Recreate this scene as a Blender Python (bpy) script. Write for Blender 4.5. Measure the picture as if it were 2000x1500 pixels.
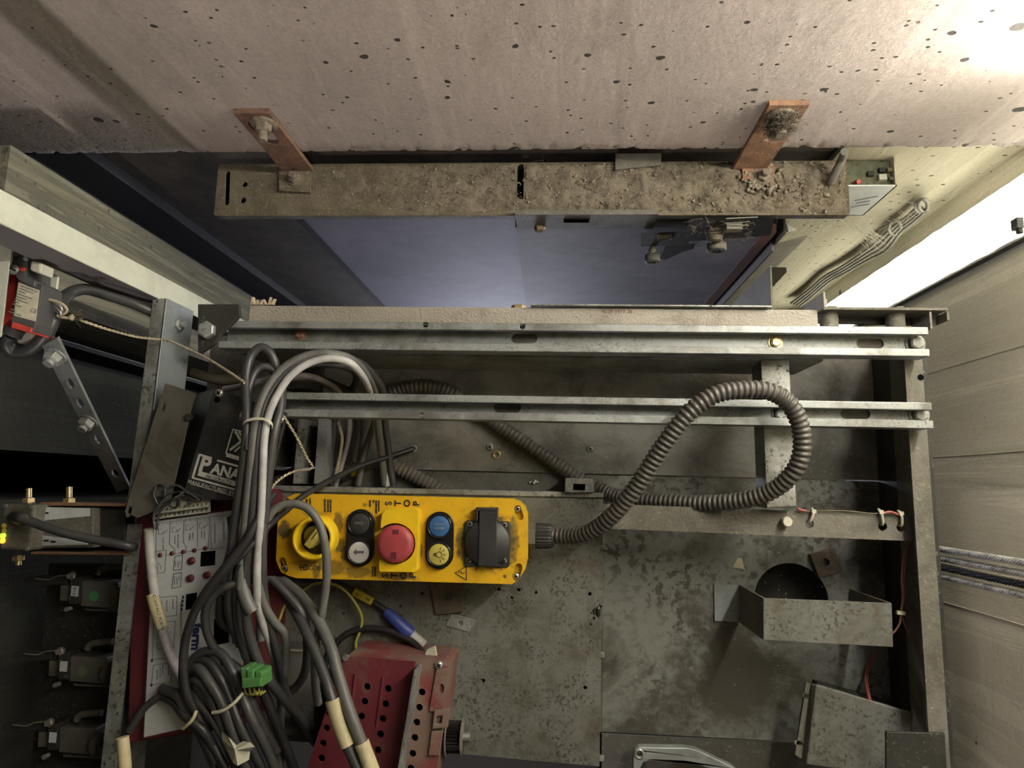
import bpy, bmesh, math, random
from mathutils import Vector, Matrix, noise
from mathutils.geometry import tessellate_polygon
random.seed(7)
PI = math.pi
SC = bpy.context.scene
COL = SC.collection
for o in list(bpy.data.objects): bpy.data.objects.remove(o)

# ------------------------------------------------------------------ camera
F = 1300.0
Dv = Vector((80, -200, -F)).normalized()
sr = -0.015
Xc = Vector((1, sr, (80 - 200 * sr) / F)).normalized()
Zc = -Dv
Yc = Zc.cross(Xc)
R = Matrix((Xc, Yc, Zc))                      # world = R @ camera space
CAM = Vector((0, 0, 0.92))
UZ = Vector((0, 0, 1))
cam = bpy.data.objects.new('camera', bpy.data.cameras.new('camera'))
COL.objects.link(cam)
cam.matrix_world = Matrix.Translation(CAM) @ R.to_4x4()
cam.data.sensor_width = 36
cam.data.lens = 36 * F / 2000
cam.data.clip_start = 0.01
SC.camera = cam

# ------------------------------------------------------------------ light and exposure
SC.view_settings.view_transform = 'Standard'
SC.view_settings.look = 'None'
SC.view_settings.gamma = 1
SC.view_settings.use_curve_mapping = False
SC.view_settings.exposure = 0.0
wd = bpy.data.worlds.new('shaft air'); SC.world = wd
wd.use_nodes = True
wd.node_tree.nodes['Background'].inputs[0].default_value = (0.55, 0.6, 0.6, 1)
wd.node_tree.nodes['Background'].inputs[1].default_value = 0.02

def area(name, loc, target, size, power, col, sizey=None, spread=PI):
    l = bpy.data.lights.new(name, 'AREA'); l.energy = power; l.color = col
    l.shape = 'RECTANGLE'; l.size = size; l.size_y = sizey or size; l.spread = spread
    o = bpy.data.objects.new(name, l); COL.objects.link(o)
    o.location = loc
    o.rotation_euler = (Vector(target) - Vector(loc)).to_track_quat('-Z', 'Y').to_euler()
    return o
area('shaft_lamp_rear', (-0.33, -1.30, 1.25), (0.0, 0.44, 0.35), 0.08, 7.6, (1.0, 0.89, 0.86), 0.25, math.radians(150))
area('door_fill_below', (-0.24, 0.26, -1.75), (-0.16, 0.40, -0.3), 0.5, 3.3, (0.84, 0.86, 1.0), 0.3, math.radians(60))  # unseen bluish fill, added to light the landing doors from below
LAMP_EMIT = 112.0; LAMP_LOW = 5.0

def ray(px, py): return R @ Vector((px - 1000, 750 - py, -F))
def P(px, py, z):
    r = ray(px, py); return CAM + r * ((z - CAM.z) / r.z)
def PY(px, py, y):
    r = ray(px, py); return CAM + r * ((y - CAM.y) / r.y)
def PX(px, py, x):
    r = ray(px, py); return CAM + r * ((x - CAM.x) / r.x)

# ------------------------------------------------------------------ materials
def new_mat(name):
    m = bpy.data.materials.new(name); m.use_nodes = True
    nt = m.node_tree
    return m, nt, nt.nodes, nt.links, nt.nodes['Principled BSDF']
def rgb(c): return (c[0], c[1], c[2], 1)
def coords(nt):
    N = nt.nodes; L = nt.links
    tc = N.new('ShaderNodeTexCoord'); oi = N.new('ShaderNodeObjectInfo')
    ad = N.new('ShaderNodeVectorMath'); ad.operation = 'ADD'
    sc = N.new('ShaderNodeVectorMath'); sc.operation = 'SCALE'
    cx = N.new('ShaderNodeCombineXYZ')
    L.new(oi.outputs['Random'], cx.inputs[0]); L.new(oi.outputs['Random'], cx.inputs[1])
    L.new(cx.outputs[0], sc.inputs[0]); sc.inputs['Scale'].default_value = 13.0
    L.new(tc.outputs['Object'], ad.inputs[0]); L.new(sc.outputs[0], ad.inputs[1])
    return ad.outputs[0]
def noise_n(nt, vec, scale, detail=6, rough=0.6, dist=0):
    n = nt.nodes.new('ShaderNodeTexNoise'); n.inputs['Scale'].default_value = scale
    n.inputs['Detail'].default_value = detail; n.inputs['Roughness'].default_value = rough
    n.inputs['Distortion'].default_value = dist
    nt.links.new(vec, n.inputs['Vector']); return n.outputs['Fac']
def ramp(nt, fac, a, b, ca=(0, 0, 0), cb=(1, 1, 1)):
    r = nt.nodes.new('ShaderNodeValToRGB')
    r.color_ramp.elements[0].position = a; r.color_ramp.elements[1].position = b
    r.color_ramp.elements[0].color = rgb(ca); r.color_ramp.elements[1].color = rgb(cb)
    nt.links.new(fac, r.inputs[0]); return r.outputs[0]
def mix(nt, fac, a, b, mode='MIX'):
    m = nt.nodes.new('ShaderNodeMix'); m.data_type = 'RGBA'; m.blend_type = mode
    for sock, v in ((m.inputs[0], fac), (m.inputs[6], a), (m.inputs[7], b)):
        if isinstance(v, (int, float)): sock.default_value = v
        elif isinstance(v, tuple): sock.default_value = rgb(v)
        else: nt.links.new(v, sock)
    return m.outputs[2]
def mulv(nt, a, k):
    m = nt.nodes.new('ShaderNodeMath'); m.operation = 'MULTIPLY'
    nt.links.new(a, m.inputs[0])
    if isinstance(k, (int, float)): m.inputs[1].default_value = k
    else: nt.links.new(k, m.inputs[1])
    return m.outputs[0]
def bump(nt, h, strength, dist, b):
    bn = nt.nodes.new('ShaderNodeBump'); bn.inputs['Strength'].default_value = strength
    bn.inputs['Distance'].default_value = dist
    nt.links.new(h, bn.inputs['Height']); nt.links.new(bn.outputs[0], b.inputs['Normal'])
def stretch(nt, vec, s):
    m = nt.nodes.new('ShaderNodeMapping'); m.inputs['Scale'].default_value = s
    nt.links.new(vec, m.inputs['Vector']); return m.outputs[0]

def MAT(name, base, rough=0.6, metal=0.0, dirt=None, amt=0.6, lo=0.42, hi=0.62, dscale=9, speck=None, sscale=160, slo=0.60, shi=0.68,
        bmp=0.0, bscale=200, spec=0.5, var=0.12, coat=0.0):
    """painted or metal surface with cloudy dirt, fine specks and relief"""
    m, nt, N, L, b = new_mat(name)
    b.inputs['Roughness'].default_value = rough; b.inputs['Metallic'].default_value = metal
    b.inputs['Specular IOR Level'].default_value = spec; b.inputs['Coat Weight'].default_value = coat
    v = coords(nt)
    n1 = noise_n(nt, v, dscale, 8, 0.65)
    c = mix(nt, ramp(nt, n1, 0.3, 0.7), tuple(x * (1 - var) for x in base), tuple(min(1, x * (1 + var)) for x in base))
    if dirt:
        n2 = noise_n(nt, v, dscale * 1.7, 9, 0.7, 0.4)
        c = mix(nt, mulv(nt, ramp(nt, n2, lo, hi), amt), c, dirt)
    if speck:
        n3 = noise_n(nt, v, sscale, 4, 0.6)
        n4 = noise_n(nt, v, dscale * 2.5, 4, 0.6)
        c = mix(nt, mulv(nt, ramp(nt, n3, slo, shi), ramp(nt, n4, 0.38, 0.58)), c, speck)
    L.new(c, b.inputs['Base Color'])
    if bmp: bump(nt, noise_n(nt, v, bscale, 5, 0.6), bmp, 0.002, b)
    return m

def concrete(name, base, light, pits=1.0, boards=None, streak=0.5, dark=(0.055, 0.05, 0.045), rough_edge=None):
    m, nt, N, L, b = new_mat(name)
    b.inputs['Roughness'].default_value = 0.88; b.inputs['Specular IOR Level'].default_value = 0.25
    tc = N.new('ShaderNodeTexCoord'); v = tc.outputs['Object']
    c = mix(nt, ramp(nt, noise_n(nt, v, 3.2, 8, 0.65), 0.36, 0.64), base, light)
    c = mix(nt, mulv(nt, ramp(nt, noise_n(nt, stretch(nt, v, (14, 14, 2.0)), 2.0, 6, 0.6, 1.0), 0.52, 0.66), streak), c, tuple(min(1, x * 1.25) for x in light))
    c = mix(nt, mulv(nt, ramp(nt, noise_n(nt, stretch(nt, v, (5, 5, 1.2)), 4.0, 7, 0.7, 0.5), 0.56, 0.75), 0.5), c, tuple(x * 0.62 for x in base))
    c = mix(nt, mulv(nt, ramp(nt, noise_n(nt, v, 260, 3, 0.5), 0.4, 0.75), 0.22), c, tuple(x * 0.5 for x in base))
    # blow holes: two sizes of voronoi cells, only some of them open
    hgt = None
    for sc_, th, keep in ((26, 0.17, 0.56), (60, 0.20, 0.50), (11, 0.09, 0.55)):
        vo = N.new('ShaderNodeTexVoronoi'); vo.inputs['Scale'].default_value = sc_
        wv = N.new('ShaderNodeVectorMath'); wv.operation = 'ADD'
        nz = N.new('ShaderNodeTexNoise'); nz.inputs['Scale'].default_value = sc_ * 2.2
        s2 = N.new('ShaderNodeVectorMath'); s2.operation = 'SCALE'; s2.inputs['Scale'].default_value = 0.22 / sc_
        L.new(v, nz.inputs['Vector']); L.new(nz.outputs['Color'], s2.inputs[0])
        L.new(stretch(nt, v, (1, 1, 1.35)), wv.inputs[0]); L.new(s2.outputs[0], wv.inputs[1])
        L.new(wv.outputs[0], vo.inputs['Vector'])
        sp = N.new('ShaderNodeSeparateColor'); L.new(vo.outputs['Color'], sp.inputs[0])
        dv = N.new('ShaderNodeMath'); dv.operation = 'DIVIDE'; L.new(vo.outputs['Distance'], dv.inputs[0])
        ms = N.new('ShaderNodeMath'); ms.operation = 'MULTIPLY_ADD'; L.new(sp.outputs[1], ms.inputs[0]); ms.inputs[1].default_value = th; ms.inputs[2].default_value = th * 0.2
        L.new(ms.outputs[0], dv.inputs[1])
        hole = mulv(nt, ramp(nt, dv.outputs[0], 0.75, 1.1, (1, 1, 1), (0, 0, 0)), ramp(nt, sp.outputs[0], keep, keep + 0.02))
        hole = mulv(nt, hole, pits)
        c = mix(nt, hole, c, dark)
        if hgt is None: hgt = hole
        else:
            ad = N.new('ShaderNodeMath'); ad.operation = 'ADD'; L.new(hgt, ad.inputs[0]); L.new(hole, ad.inputs[1]); hgt = ad.outputs[0]
    fine = noise_n(nt, v, 90, 7, 0.7)
    sub = N.new('ShaderNodeMath'); sub.operation = 'MULTIPLY_ADD'
    L.new(hgt, sub.inputs[0]); sub.inputs[1].default_value = -0.8; L.new(fine, sub.inputs[2])
    h = sub.outputs[0]
    if boards:
        axis, freq, col, w = boards        # grain of formwork boards running up the wall
        s = [9, 9, 0.35]
        g = noise_n(nt, stretch(nt, v, tuple(s)), freq, 8, 0.7, 0.8)
        c = mix(nt, mulv(nt, ramp(nt, g, 0.50, 0.60), w), c, col)
        c = mix(nt, mulv(nt, ramp(nt, g, 0.44, 0.36), w * 0.7), c, tuple(x * 0.45 for x in base))
        a2 = N.new('ShaderNodeMath'); a2.operation = 'MULTIPLY_ADD'
        L.new(g, a2.inputs[0]); a2.inputs[1].default_value = 1.6; L.new(h, a2.inputs[2]); h = a2.outputs[0]
    L.new(c, b.inputs['Base Color'])
    bump(nt, h, 0.55, 0.004, b)
    return m

M = {}
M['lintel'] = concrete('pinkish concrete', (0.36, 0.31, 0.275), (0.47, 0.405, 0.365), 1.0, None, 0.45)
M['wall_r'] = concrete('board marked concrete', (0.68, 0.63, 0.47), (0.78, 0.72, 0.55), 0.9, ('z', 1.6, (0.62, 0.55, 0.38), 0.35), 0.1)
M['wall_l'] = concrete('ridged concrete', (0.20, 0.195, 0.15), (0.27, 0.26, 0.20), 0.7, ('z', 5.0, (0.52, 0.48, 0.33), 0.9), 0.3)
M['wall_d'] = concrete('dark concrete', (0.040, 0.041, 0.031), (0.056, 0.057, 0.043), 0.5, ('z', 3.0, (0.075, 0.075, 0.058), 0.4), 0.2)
M['brown'] = MAT('dark brown panel', (0.10, 0.078, 0.058), 0.7, 0, (0.03, 0.026, 0.022), 0.7, bmp=0.15)
M['navy'] = MAT('blackened jamb', (0.030, 0.030, 0.038), 0.6, 0, (0.02, 0.02, 0.02), 0.6)
M['grey_dim'] = MAT('grey jamb', (0.16, 0.15, 0.15), 0.7)
M['door'] = MAT('blue grey door steel', (0.36, 0.355, 0.49), 0.75, 0.0, (0.24, 0.235, 0.30), 0.6, dscale=5, speck=(0.34, 0.33, 0.44), sscale=120, slo=0.66, shi=0.74)
M['door2'] = MAT('dull violet door steel', (0.29, 0.285, 0.36), 0.75, 0.0, (0.19, 0.18, 0.225), 0.7, dscale=6, speck=(0.34, 0.33, 0.40), sscale=110, slo=0.62, shi=0.72)
M['door_rust'] = MAT('rusty door edge', (0.20, 0.085, 0.055), 0.8, 0, (0.12, 0.10, 0.12), 0.8, dscale=14)
M['header'] = MAT('dusty brown steel', (0.165, 0.14, 0.10), 0.85, 0.0, (0.085, 0.07, 0.05), 0.75, dscale=16, speck=(0.33, 0.29, 0.22), sscale=260, slo=0.58, shi=0.68, bmp=0.7, bscale=260, spec=0.2)
M['dust'] = MAT('matted grey brown dust', (0.21, 0.178, 0.135), 0.95, 0.0, (0.105, 0.085, 0.06), 0.75, dscale=24, speck=(0.36, 0.31, 0.24), sscale=320, bmp=1.0, bscale=400, spec=0.1)
M['dust_bit'] = MAT('dust flakes', (0.27, 0.23, 0.175), 0.95, 0.0, (0.12, 0.095, 0.07), 0.8, dscale=60, spec=0.1)
M['rust'] = MAT('rusted flat bar', (0.205, 0.115, 0.075), 0.85, 0.1, (0.10, 0.062, 0.048), 0.7, dscale=26, speck=(0.33, 0.19, 0.11), sscale=230, bmp=0.6, bscale=300)
M['rust_hot'] = MAT('orange rusted bar', (0.29, 0.155, 0.085), 0.88, 0.05, (0.125, 0.075, 0.06), 0.8, dscale=22, speck=(0.40, 0.25, 0.14), sscale=210, bmp=0.9, bscale=280)
M['rust_edge'] = MAT('rust bolt', (0.24, 0.20, 0.15), 0.8, 0.2, (0.10, 0.075, 0.05), 0.7, dscale=60, bmp=0.6, bscale=500)
M['galv'] = MAT('galvanised steel', (0.30, 0.314, 0.308), 0.45, 0.35, (0.10, 0.095, 0.08), 0.8, lo=0.47, hi=0.62, dscale=7, speck=(0.10, 0.10, 0.09), sscale=420, slo=0.55, shi=0.66, bmp=0.12, bscale=300)
M['galv_d'] = MAT('stained galvanised steel', (0.36, 0.37, 0.35), 0.5, 0.45, (0.085, 0.078, 0.062), 0.8, lo=0.42, hi=0.6, dscale=7, speck=(0.07, 0.07, 0.06), sscale=190, slo=0.54, shi=0.63, bmp=0.15, bscale=300)
M['galv_lit'] = MAT('lamplit bluish zinc', (0.36, 0.40, 0.41), 0.42, 0.5, (0.16, 0.15, 0.12), 0.5, lo=0.5, hi=0.7, dscale=12, bmp=0.1, bscale=300)  # bluish tone paints the lamp's light on the side channel's right face
M['deck'] = MAT('grimy roof sheet', (0.118, 0.114, 0.098), 0.62, 0.1, (0.05, 0.047, 0.038), 0.85, lo=0.40, hi=0.6, dscale=6, speck=(0.19, 0.185, 0.165), sscale=190, slo=0.60, shi=0.70, bmp=0.2, bscale=260)
M['deck_u'] = MAT('scuffed roof sheet', (0.195, 0.19, 0.172), 0.6, 0.1, (0.065, 0.061, 0.05), 0.85, lo=0.42, hi=0.62, dscale=7, speck=(0.25, 0.24, 0.22), sscale=190, slo=0.60, shi=0.70, bmp=0.2, bscale=260)
M['rust_dull'] = MAT('brown oxidised steel', (0.115, 0.092, 0.068), 0.8, 0.1, (0.055, 0.045, 0.035), 0.7, dscale=26, speck=(0.19, 0.13, 0.09), sscale=230, bmp=0.5, bscale=300)
M['deck_w'] = MAT('worn grey roof sheet', (0.172, 0.178, 0.162), 0.6, 0.1, (0.048, 0.043, 0.031), 0.95, lo=0.45, hi=0.56, dscale=3.0, speck=(0.055, 0.05, 0.037), sscale=85, slo=0.50, shi=0.57, bmp=0.15, bscale=260)
M['plate'] = MAT('spotted grey cover plate', (0.140, 0.143, 0.128), 0.55, 0.1, (0.075, 0.068, 0.048), 0.85, lo=0.44, hi=0.62, dscale=11, speck=(0.045, 0.042, 0.03), sscale=260, slo=0.52, shi=0.62, bmp=0.12, bscale=300)
M['frame'] = MAT('dusty grey frame steel', (0.155, 0.145, 0.12), 0.8, 0.1, (0.075, 0.068, 0.052), 0.75, dscale=11, speck=(0.25, 0.24, 0.20), sscale=240, bmp=0.5, bscale=300)
M['frame_d'] = MAT('dark oily steel', (0.036, 0.035, 0.029), 0.6, 0.3, (0.025, 0.024, 0.02), 0.8, dscale=12, speck=(0.14, 0.14, 0.12), sscale=200, bmp=0.2)
M['hammer'] = MAT('beige hammered enamel', (0.31, 0.28, 0.235), 0.42, 0.0, (0.11, 0.085, 0.06), 0.75, lo=0.56, hi=0.72, dscale=6, bmp=0.9, bscale=300)
M['white_paint'] = MAT('greenish white paint', (0.56, 0.58, 0.48), 0.6, 0.0, (0.33, 0.33, 0.27), 0.6, lo=0.48, hi=0.72, dscale=10)
M['brace'] = MAT('zinc slotted strip', (0.30, 0.325, 0.325), 0.5, 0.4, (0.12, 0.115, 0.10), 0.6, dscale=14)
M['steel'] = MAT('bare bright steel', (0.55, 0.54, 0.50), 0.35, 0.8, (0.22, 0.19, 0.14), 0.6, dscale=40)
M['brass'] = MAT('brassy zinc', (0.55, 0.43, 0.24), 0.4, 0.7, (0.22, 0.16, 0.08), 0.6, dscale=50)
M['copper'] = MAT('coppery bolt', (0.42, 0.25, 0.15), 0.5, 0.5, (0.2, 0.12, 0.07), 0.6, dscale=60)
M['black'] = MAT('black', (0.012, 0.012, 0.012), 0.6)
M['void'] = MAT('dark void', (0.004, 0.004, 0.004), 0.9, spec=0.0)
M['rubber'] = MAT('dark grey cable jacket', (0.036, 0.036, 0.038), 0.42, 0, (0.06, 0.057, 0.052), 0.5, dscale=20, spec=0.45)
M['rubber_b'] = MAT('black cable jacket', (0.019, 0.018, 0.020), 0.42, 0, (0.038, 0.035, 0.032), 0.5, dscale=20, spec=0.45)
M['cab_grey'] = MAT('grey cable jacket', (0.115, 0.115, 0.110), 0.5, 0, (0.07, 0.066, 0.058), 0.6, dscale=16, spec=0.45)
M['cab_pale'] = MAT('pale grey cable jacket', (0.47, 0.465, 0.46), 0.45, 0, (0.17, 0.165, 0.15), 0.5, dscale=16, spec=0.45)
M['cab_lilac'] = MAT('lilac grey cable jacket', (0.34, 0.315, 0.345), 0.5, 0, (0.12, 0.11, 0.11), 0.6, dscale=20)
M['cab_brown'] = MAT('brown hose', (0.13, 0.11, 0.075), 0.8, 0, (0.06, 0.05, 0.035), 0.6, dscale=20)
M['hose'] = MAT('dusty grey brown corrugated hose', (0.085, 0.077, 0.068), 0.45, 0.0, (0.045, 0.04, 0.034), 0.6, dscale=14, spec=0.5)
M['hose_d'] = MAT('dust coated corrugated hose', (0.125, 0.112, 0.09), 0.85, 0.0, (0.05, 0.045, 0.035), 0.7, dscale=14)
M['cord'] = MAT('beige twisted cord', (0.40, 0.34, 0.23), 0.8, 0, (0.22, 0.18, 0.12), 0.6, dscale=60)
M['tie'] = MAT('cream nylon tie', (0.55, 0.53, 0.40), 0.5)
M['sleeve'] = MAT('cream marker sleeve', (0.50, 0.44, 0.27), 0.55, 0, (0.3, 0.26, 0.16), 0.5, dscale=20)
M['sleeve_w'] = MAT('white shrink sleeve', (0.42, 0.41, 0.38), 0.5, 0, (0.22, 0.2, 0.17), 0.6, dscale=30)
M['blue_tape'] = MAT('blue tape', (0.035, 0.055, 0.26), 0.45)
M['yellow_wire'] = MAT('yellow green wire', (0.38, 0.36, 0.07), 0.5)
M['yellow_sl'] = MAT('yellow cable label', (0.52, 0.42, 0.04), 0.5)
M['red_wire'] = MAT('red wire', (0.32, 0.085, 0.07), 0.5)
M['pinkish_wire'] = MAT('faded red wire', (0.26, 0.115, 0.09), 0.6)
M['yellow'] = MAT('yellow plastic', (0.66, 0.385, 0.012), 0.45, 0, (0.40, 0.24, 0.03), 0.55, lo=0.48, hi=0.75, dscale=14, speck=(0.20, 0.13, 0.03), sscale=150, slo=0.62, shi=0.74, spec=0.35)
M['yellow_b'] = MAT('bright yellow plastic', (0.76, 0.50, 0.015), 0.4, 0, (0.5, 0.32, 0.03), 0.4, lo=0.5, hi=0.75, dscale=20, spec=0.4)
M['knob_d'] = MAT('olive knob disc', (0.13, 0.10, 0.02), 0.5, 0, (0.12, 0.1, 0.04), 0.5, dscale=40)
M['white_case'] = MAT('white case', (0.80, 0.82, 0.80), 0.5, 0, (0.55, 0.54, 0.48), 0.5, lo=.5, hi=.75, dscale=20)
M['deck_d'] = MAT('dark roof sheet', (0.072, 0.069, 0.058), 0.65, 0.1, (0.035, 0.033, 0.027), 0.85, dscale=6, speck=(0.15, 0.145, 0.13), sscale=190, bmp=0.2, bscale=260)
M['knob_y'] = MAT('dull yellow knob', (0.48, 0.38, 0.07), 0.5, 0, (0.26, 0.2, 0.06), 0.5, dscale=40)
M['stop_red'] = MAT('matte red button', (0.36, 0.045, 0.055), 0.5, 0, (0.20, 0.04, 0.05), 0.5, dscale=30)
M['plastic_k'] = MAT('glossy black plastic', (0.012, 0.011, 0.011), 0.22, spec=0.5)
M['plastic_m'] = MAT('matte black plastic', (0.019, 0.019, 0.020), 0.5, 0, (0.04, 0.037, 0.033), 0.5, dscale=30)
M['btn_blue'] = MAT('blue button', (0.03, 0.10, 0.25), 0.45)
M['btn_white'] = MAT('white button', (0.52, 0.50, 0.47), 0.5)
M['btn_yel'] = MAT('mustard button', (0.45, 0.38, 0.08), 0.5)
M['ink'] = MAT('black print', (0.022, 0.018, 0.014), 0.7)
M['grime'] = MAT('dark grime', (0.055, 0.046, 0.03), 0.9, spec=0.1)
M['ink_g'] = MAT('grey print', (0.08, 0.08, 0.10), 0.7)
M['ink_f'] = MAT('faded print', (0.16, 0.16, 0.18), 0.7)
M['arrow_g'] = MAT('grey print on button', (0.16, 0.18, 0.17), 0.6)
M['ink_blue'] = MAT('dark blue print', (0.012, 0.02, 0.085), 0.6)
M['ink_white'] = MAT('white print', (0.52, 0.51, 0.46), 0.6, 0, (0.16, 0.155, 0.14), 0.85, lo=0.56, hi=0.64, dscale=60)
M['black_box'] = MAT('dusty black enamel', (0.018, 0.018, 0.018), 0.36, 0.0, (0.13, 0.12, 0.105), 0.55, lo=0.48, hi=0.70, dscale=8)
M['bracket'] = MAT('brownish bracket steel', (0.125, 0.115, 0.095), 0.6, 0.3, (0.045, 0.04, 0.03), 0.8, lo=0.42, hi=0.62, dscale=8, bmp=0.1)
M['maroon'] = MAT('maroon plastic', (0.125, 0.018, 0.024), 0.5, 0, (0.06, 0.02, 0.02), 0.5, dscale=14)
M['label_w'] = MAT('pale label plate', (0.56, 0.59, 0.60), 0.5, 0, (0.40, 0.415, 0.41), 0.55, dscale=10)
M['cream'] = MAT('cream terminal plastic', (0.52, 0.51, 0.42), 0.6, 0, (0.32, 0.31, 0.25), 0.5, dscale=30)
M['red_cover'] = MAT('dusty crimson sheet', (0.115, 0.016, 0.024), 0.5, 0.0, (0.13, 0.092, 0.07), 0.8, lo=0.56, hi=0.66, dscale=5.5)
M['red_side'] = MAT('very dusty crimson sheet', (0.17, 0.035, 0.035), 0.6, 0.0, (0.165, 0.12, 0.095), 0.9, lo=0.40, hi=0.52, dscale=9)
M['red_plast'] = MAT('red plastic', (0.45, 0.04, 0.035), 0.45)
M['switch_k'] = MAT('charcoal switch body', (0.060, 0.058, 0.062), 0.5)
M['sticker'] = MAT('cream sticker', (0.56, 0.53, 0.42), 0.55, 0, (0.42, 0.38, 0.28), 0.6, dscale=40)
M['paper'] = MAT('dirty white paper', (0.47, 0.46, 0.36), 0.8, 0, (0.3, 0.29, 0.22), 0.6, dscale=40)
M['green'] = MAT('green connector plastic', (0.06, 0.18, 0.05), 0.5)
M['green_dot'] = MAT('green sticker', (0.06, 0.26, 0.10), 0.6)
M['olive_dot'] = MAT('faded green sticker', (0.11, 0.13, 0.075), 0.7)
M['greybox'] = MAT('dark grey relay box', (0.105, 0.098, 0.085), 0.6, 0, (0.05, 0.046, 0.038), 0.7, dscale=12)
M['grey_case'] = MAT('grimy device case', (0.16, 0.15, 0.125), 0.5, 0.2, (0.06, 0.055, 0.04), 0.8, dscale=20)
M['rope'] = MAT('steel wire rope', (0.60, 0.59, 0.55), 0.45, 0.15, (0.12, 0.115, 0.10), 0.7, dscale=30)
M['rope_k'] = MAT('greasy black rope', (0.022, 0.022, 0.022), 0.6, 0.2)
M['pcb'] = MAT('dusty circuit board', (0.085, 0.10, 0.055), 0.7, 0, (0.16, 0.15, 0.10), 0.8, dscale=60, speck=(0.03, 0.03, 0.03), sscale=150)
M['jamb'] = MAT('dusty grey jamb steel', (0.28, 0.265, 0.215), 0.7, 0.1, (0.17, 0.155, 0.12), 0.6, dscale=14, bmp=0.3)
M['web'] = MAT('cobweb fibre', (0.55, 0.52, 0.42), 0.9)
M['wood'] = MAT('splintered wood', (0.42, 0.33, 0.25), 0.8)
M['tape'] = MAT('cream paper scrap', (0.46, 0.41, 0.27), 0.8)

def emit(name, col, s):
    m, nt, N, L, b = new_mat(name)
    b.inputs['Base Color'].default_value = rgb(col); b.inputs['Emission Color'].default_value = rgb(col)
    b.inputs['Emission Strength'].default_value = s
    return m
M['lamp'] = emit('lamp diffuser', (1.0, 0.97, 0.80), LAMP_LOW)
M['lamp_hi'] = emit('bright lamp diffuser', (1.0, 0.975, 0.87), LAMP_EMIT)
M['led_g'] = emit('green yellow led', (0.45, 0.85, 0.05), 1.6)
M['led_o'] = emit('orange led', (1.0, 0.35, 0.03), 2.2)

# ------------------------------------------------------------------ mesh builder
def smooth_path(pts, k=6):
    pts = [Vector(p) for p in pts]
    if len(pts) < 3: return pts
    out = []
    for i in range(len(pts) - 1):
        p0 = pts[max(0, i - 1)]; p1 = pts[i]; p2 = pts[i + 1]; p3 = pts[min(len(pts) - 1, i + 2)]
        for j in range(k):
            t = j / k
            out.append(0.5 * ((2 * p1) + (p2 - p0) * t + (2 * p0 - 5 * p1 + 4 * p2 - p3) * t * t + (3 * p1 - p0 - 3 * p2 + p3) * t ** 3))
    out.append(pts[-1]); return out
def resample(path, step):
    out = [path[0].copy()]; acc = 0
    for a, b in zip(path, path[1:]):
        d = (b - a).length
        if d < 1e-9: continue
        t = step - acc
        while t <= d:
            out.append(a.lerp(b, t / d)); t += step
        acc = (acc + d) % step
    return out
def frame(d):
    d = d.normalized(); u = Vector((0, 0, 1)) if abs(d.z) < 0.9 else Vector((1, 0, 0))
    x = d.cross(u).normalized(); return x, x.cross(d).normalized()
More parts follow.
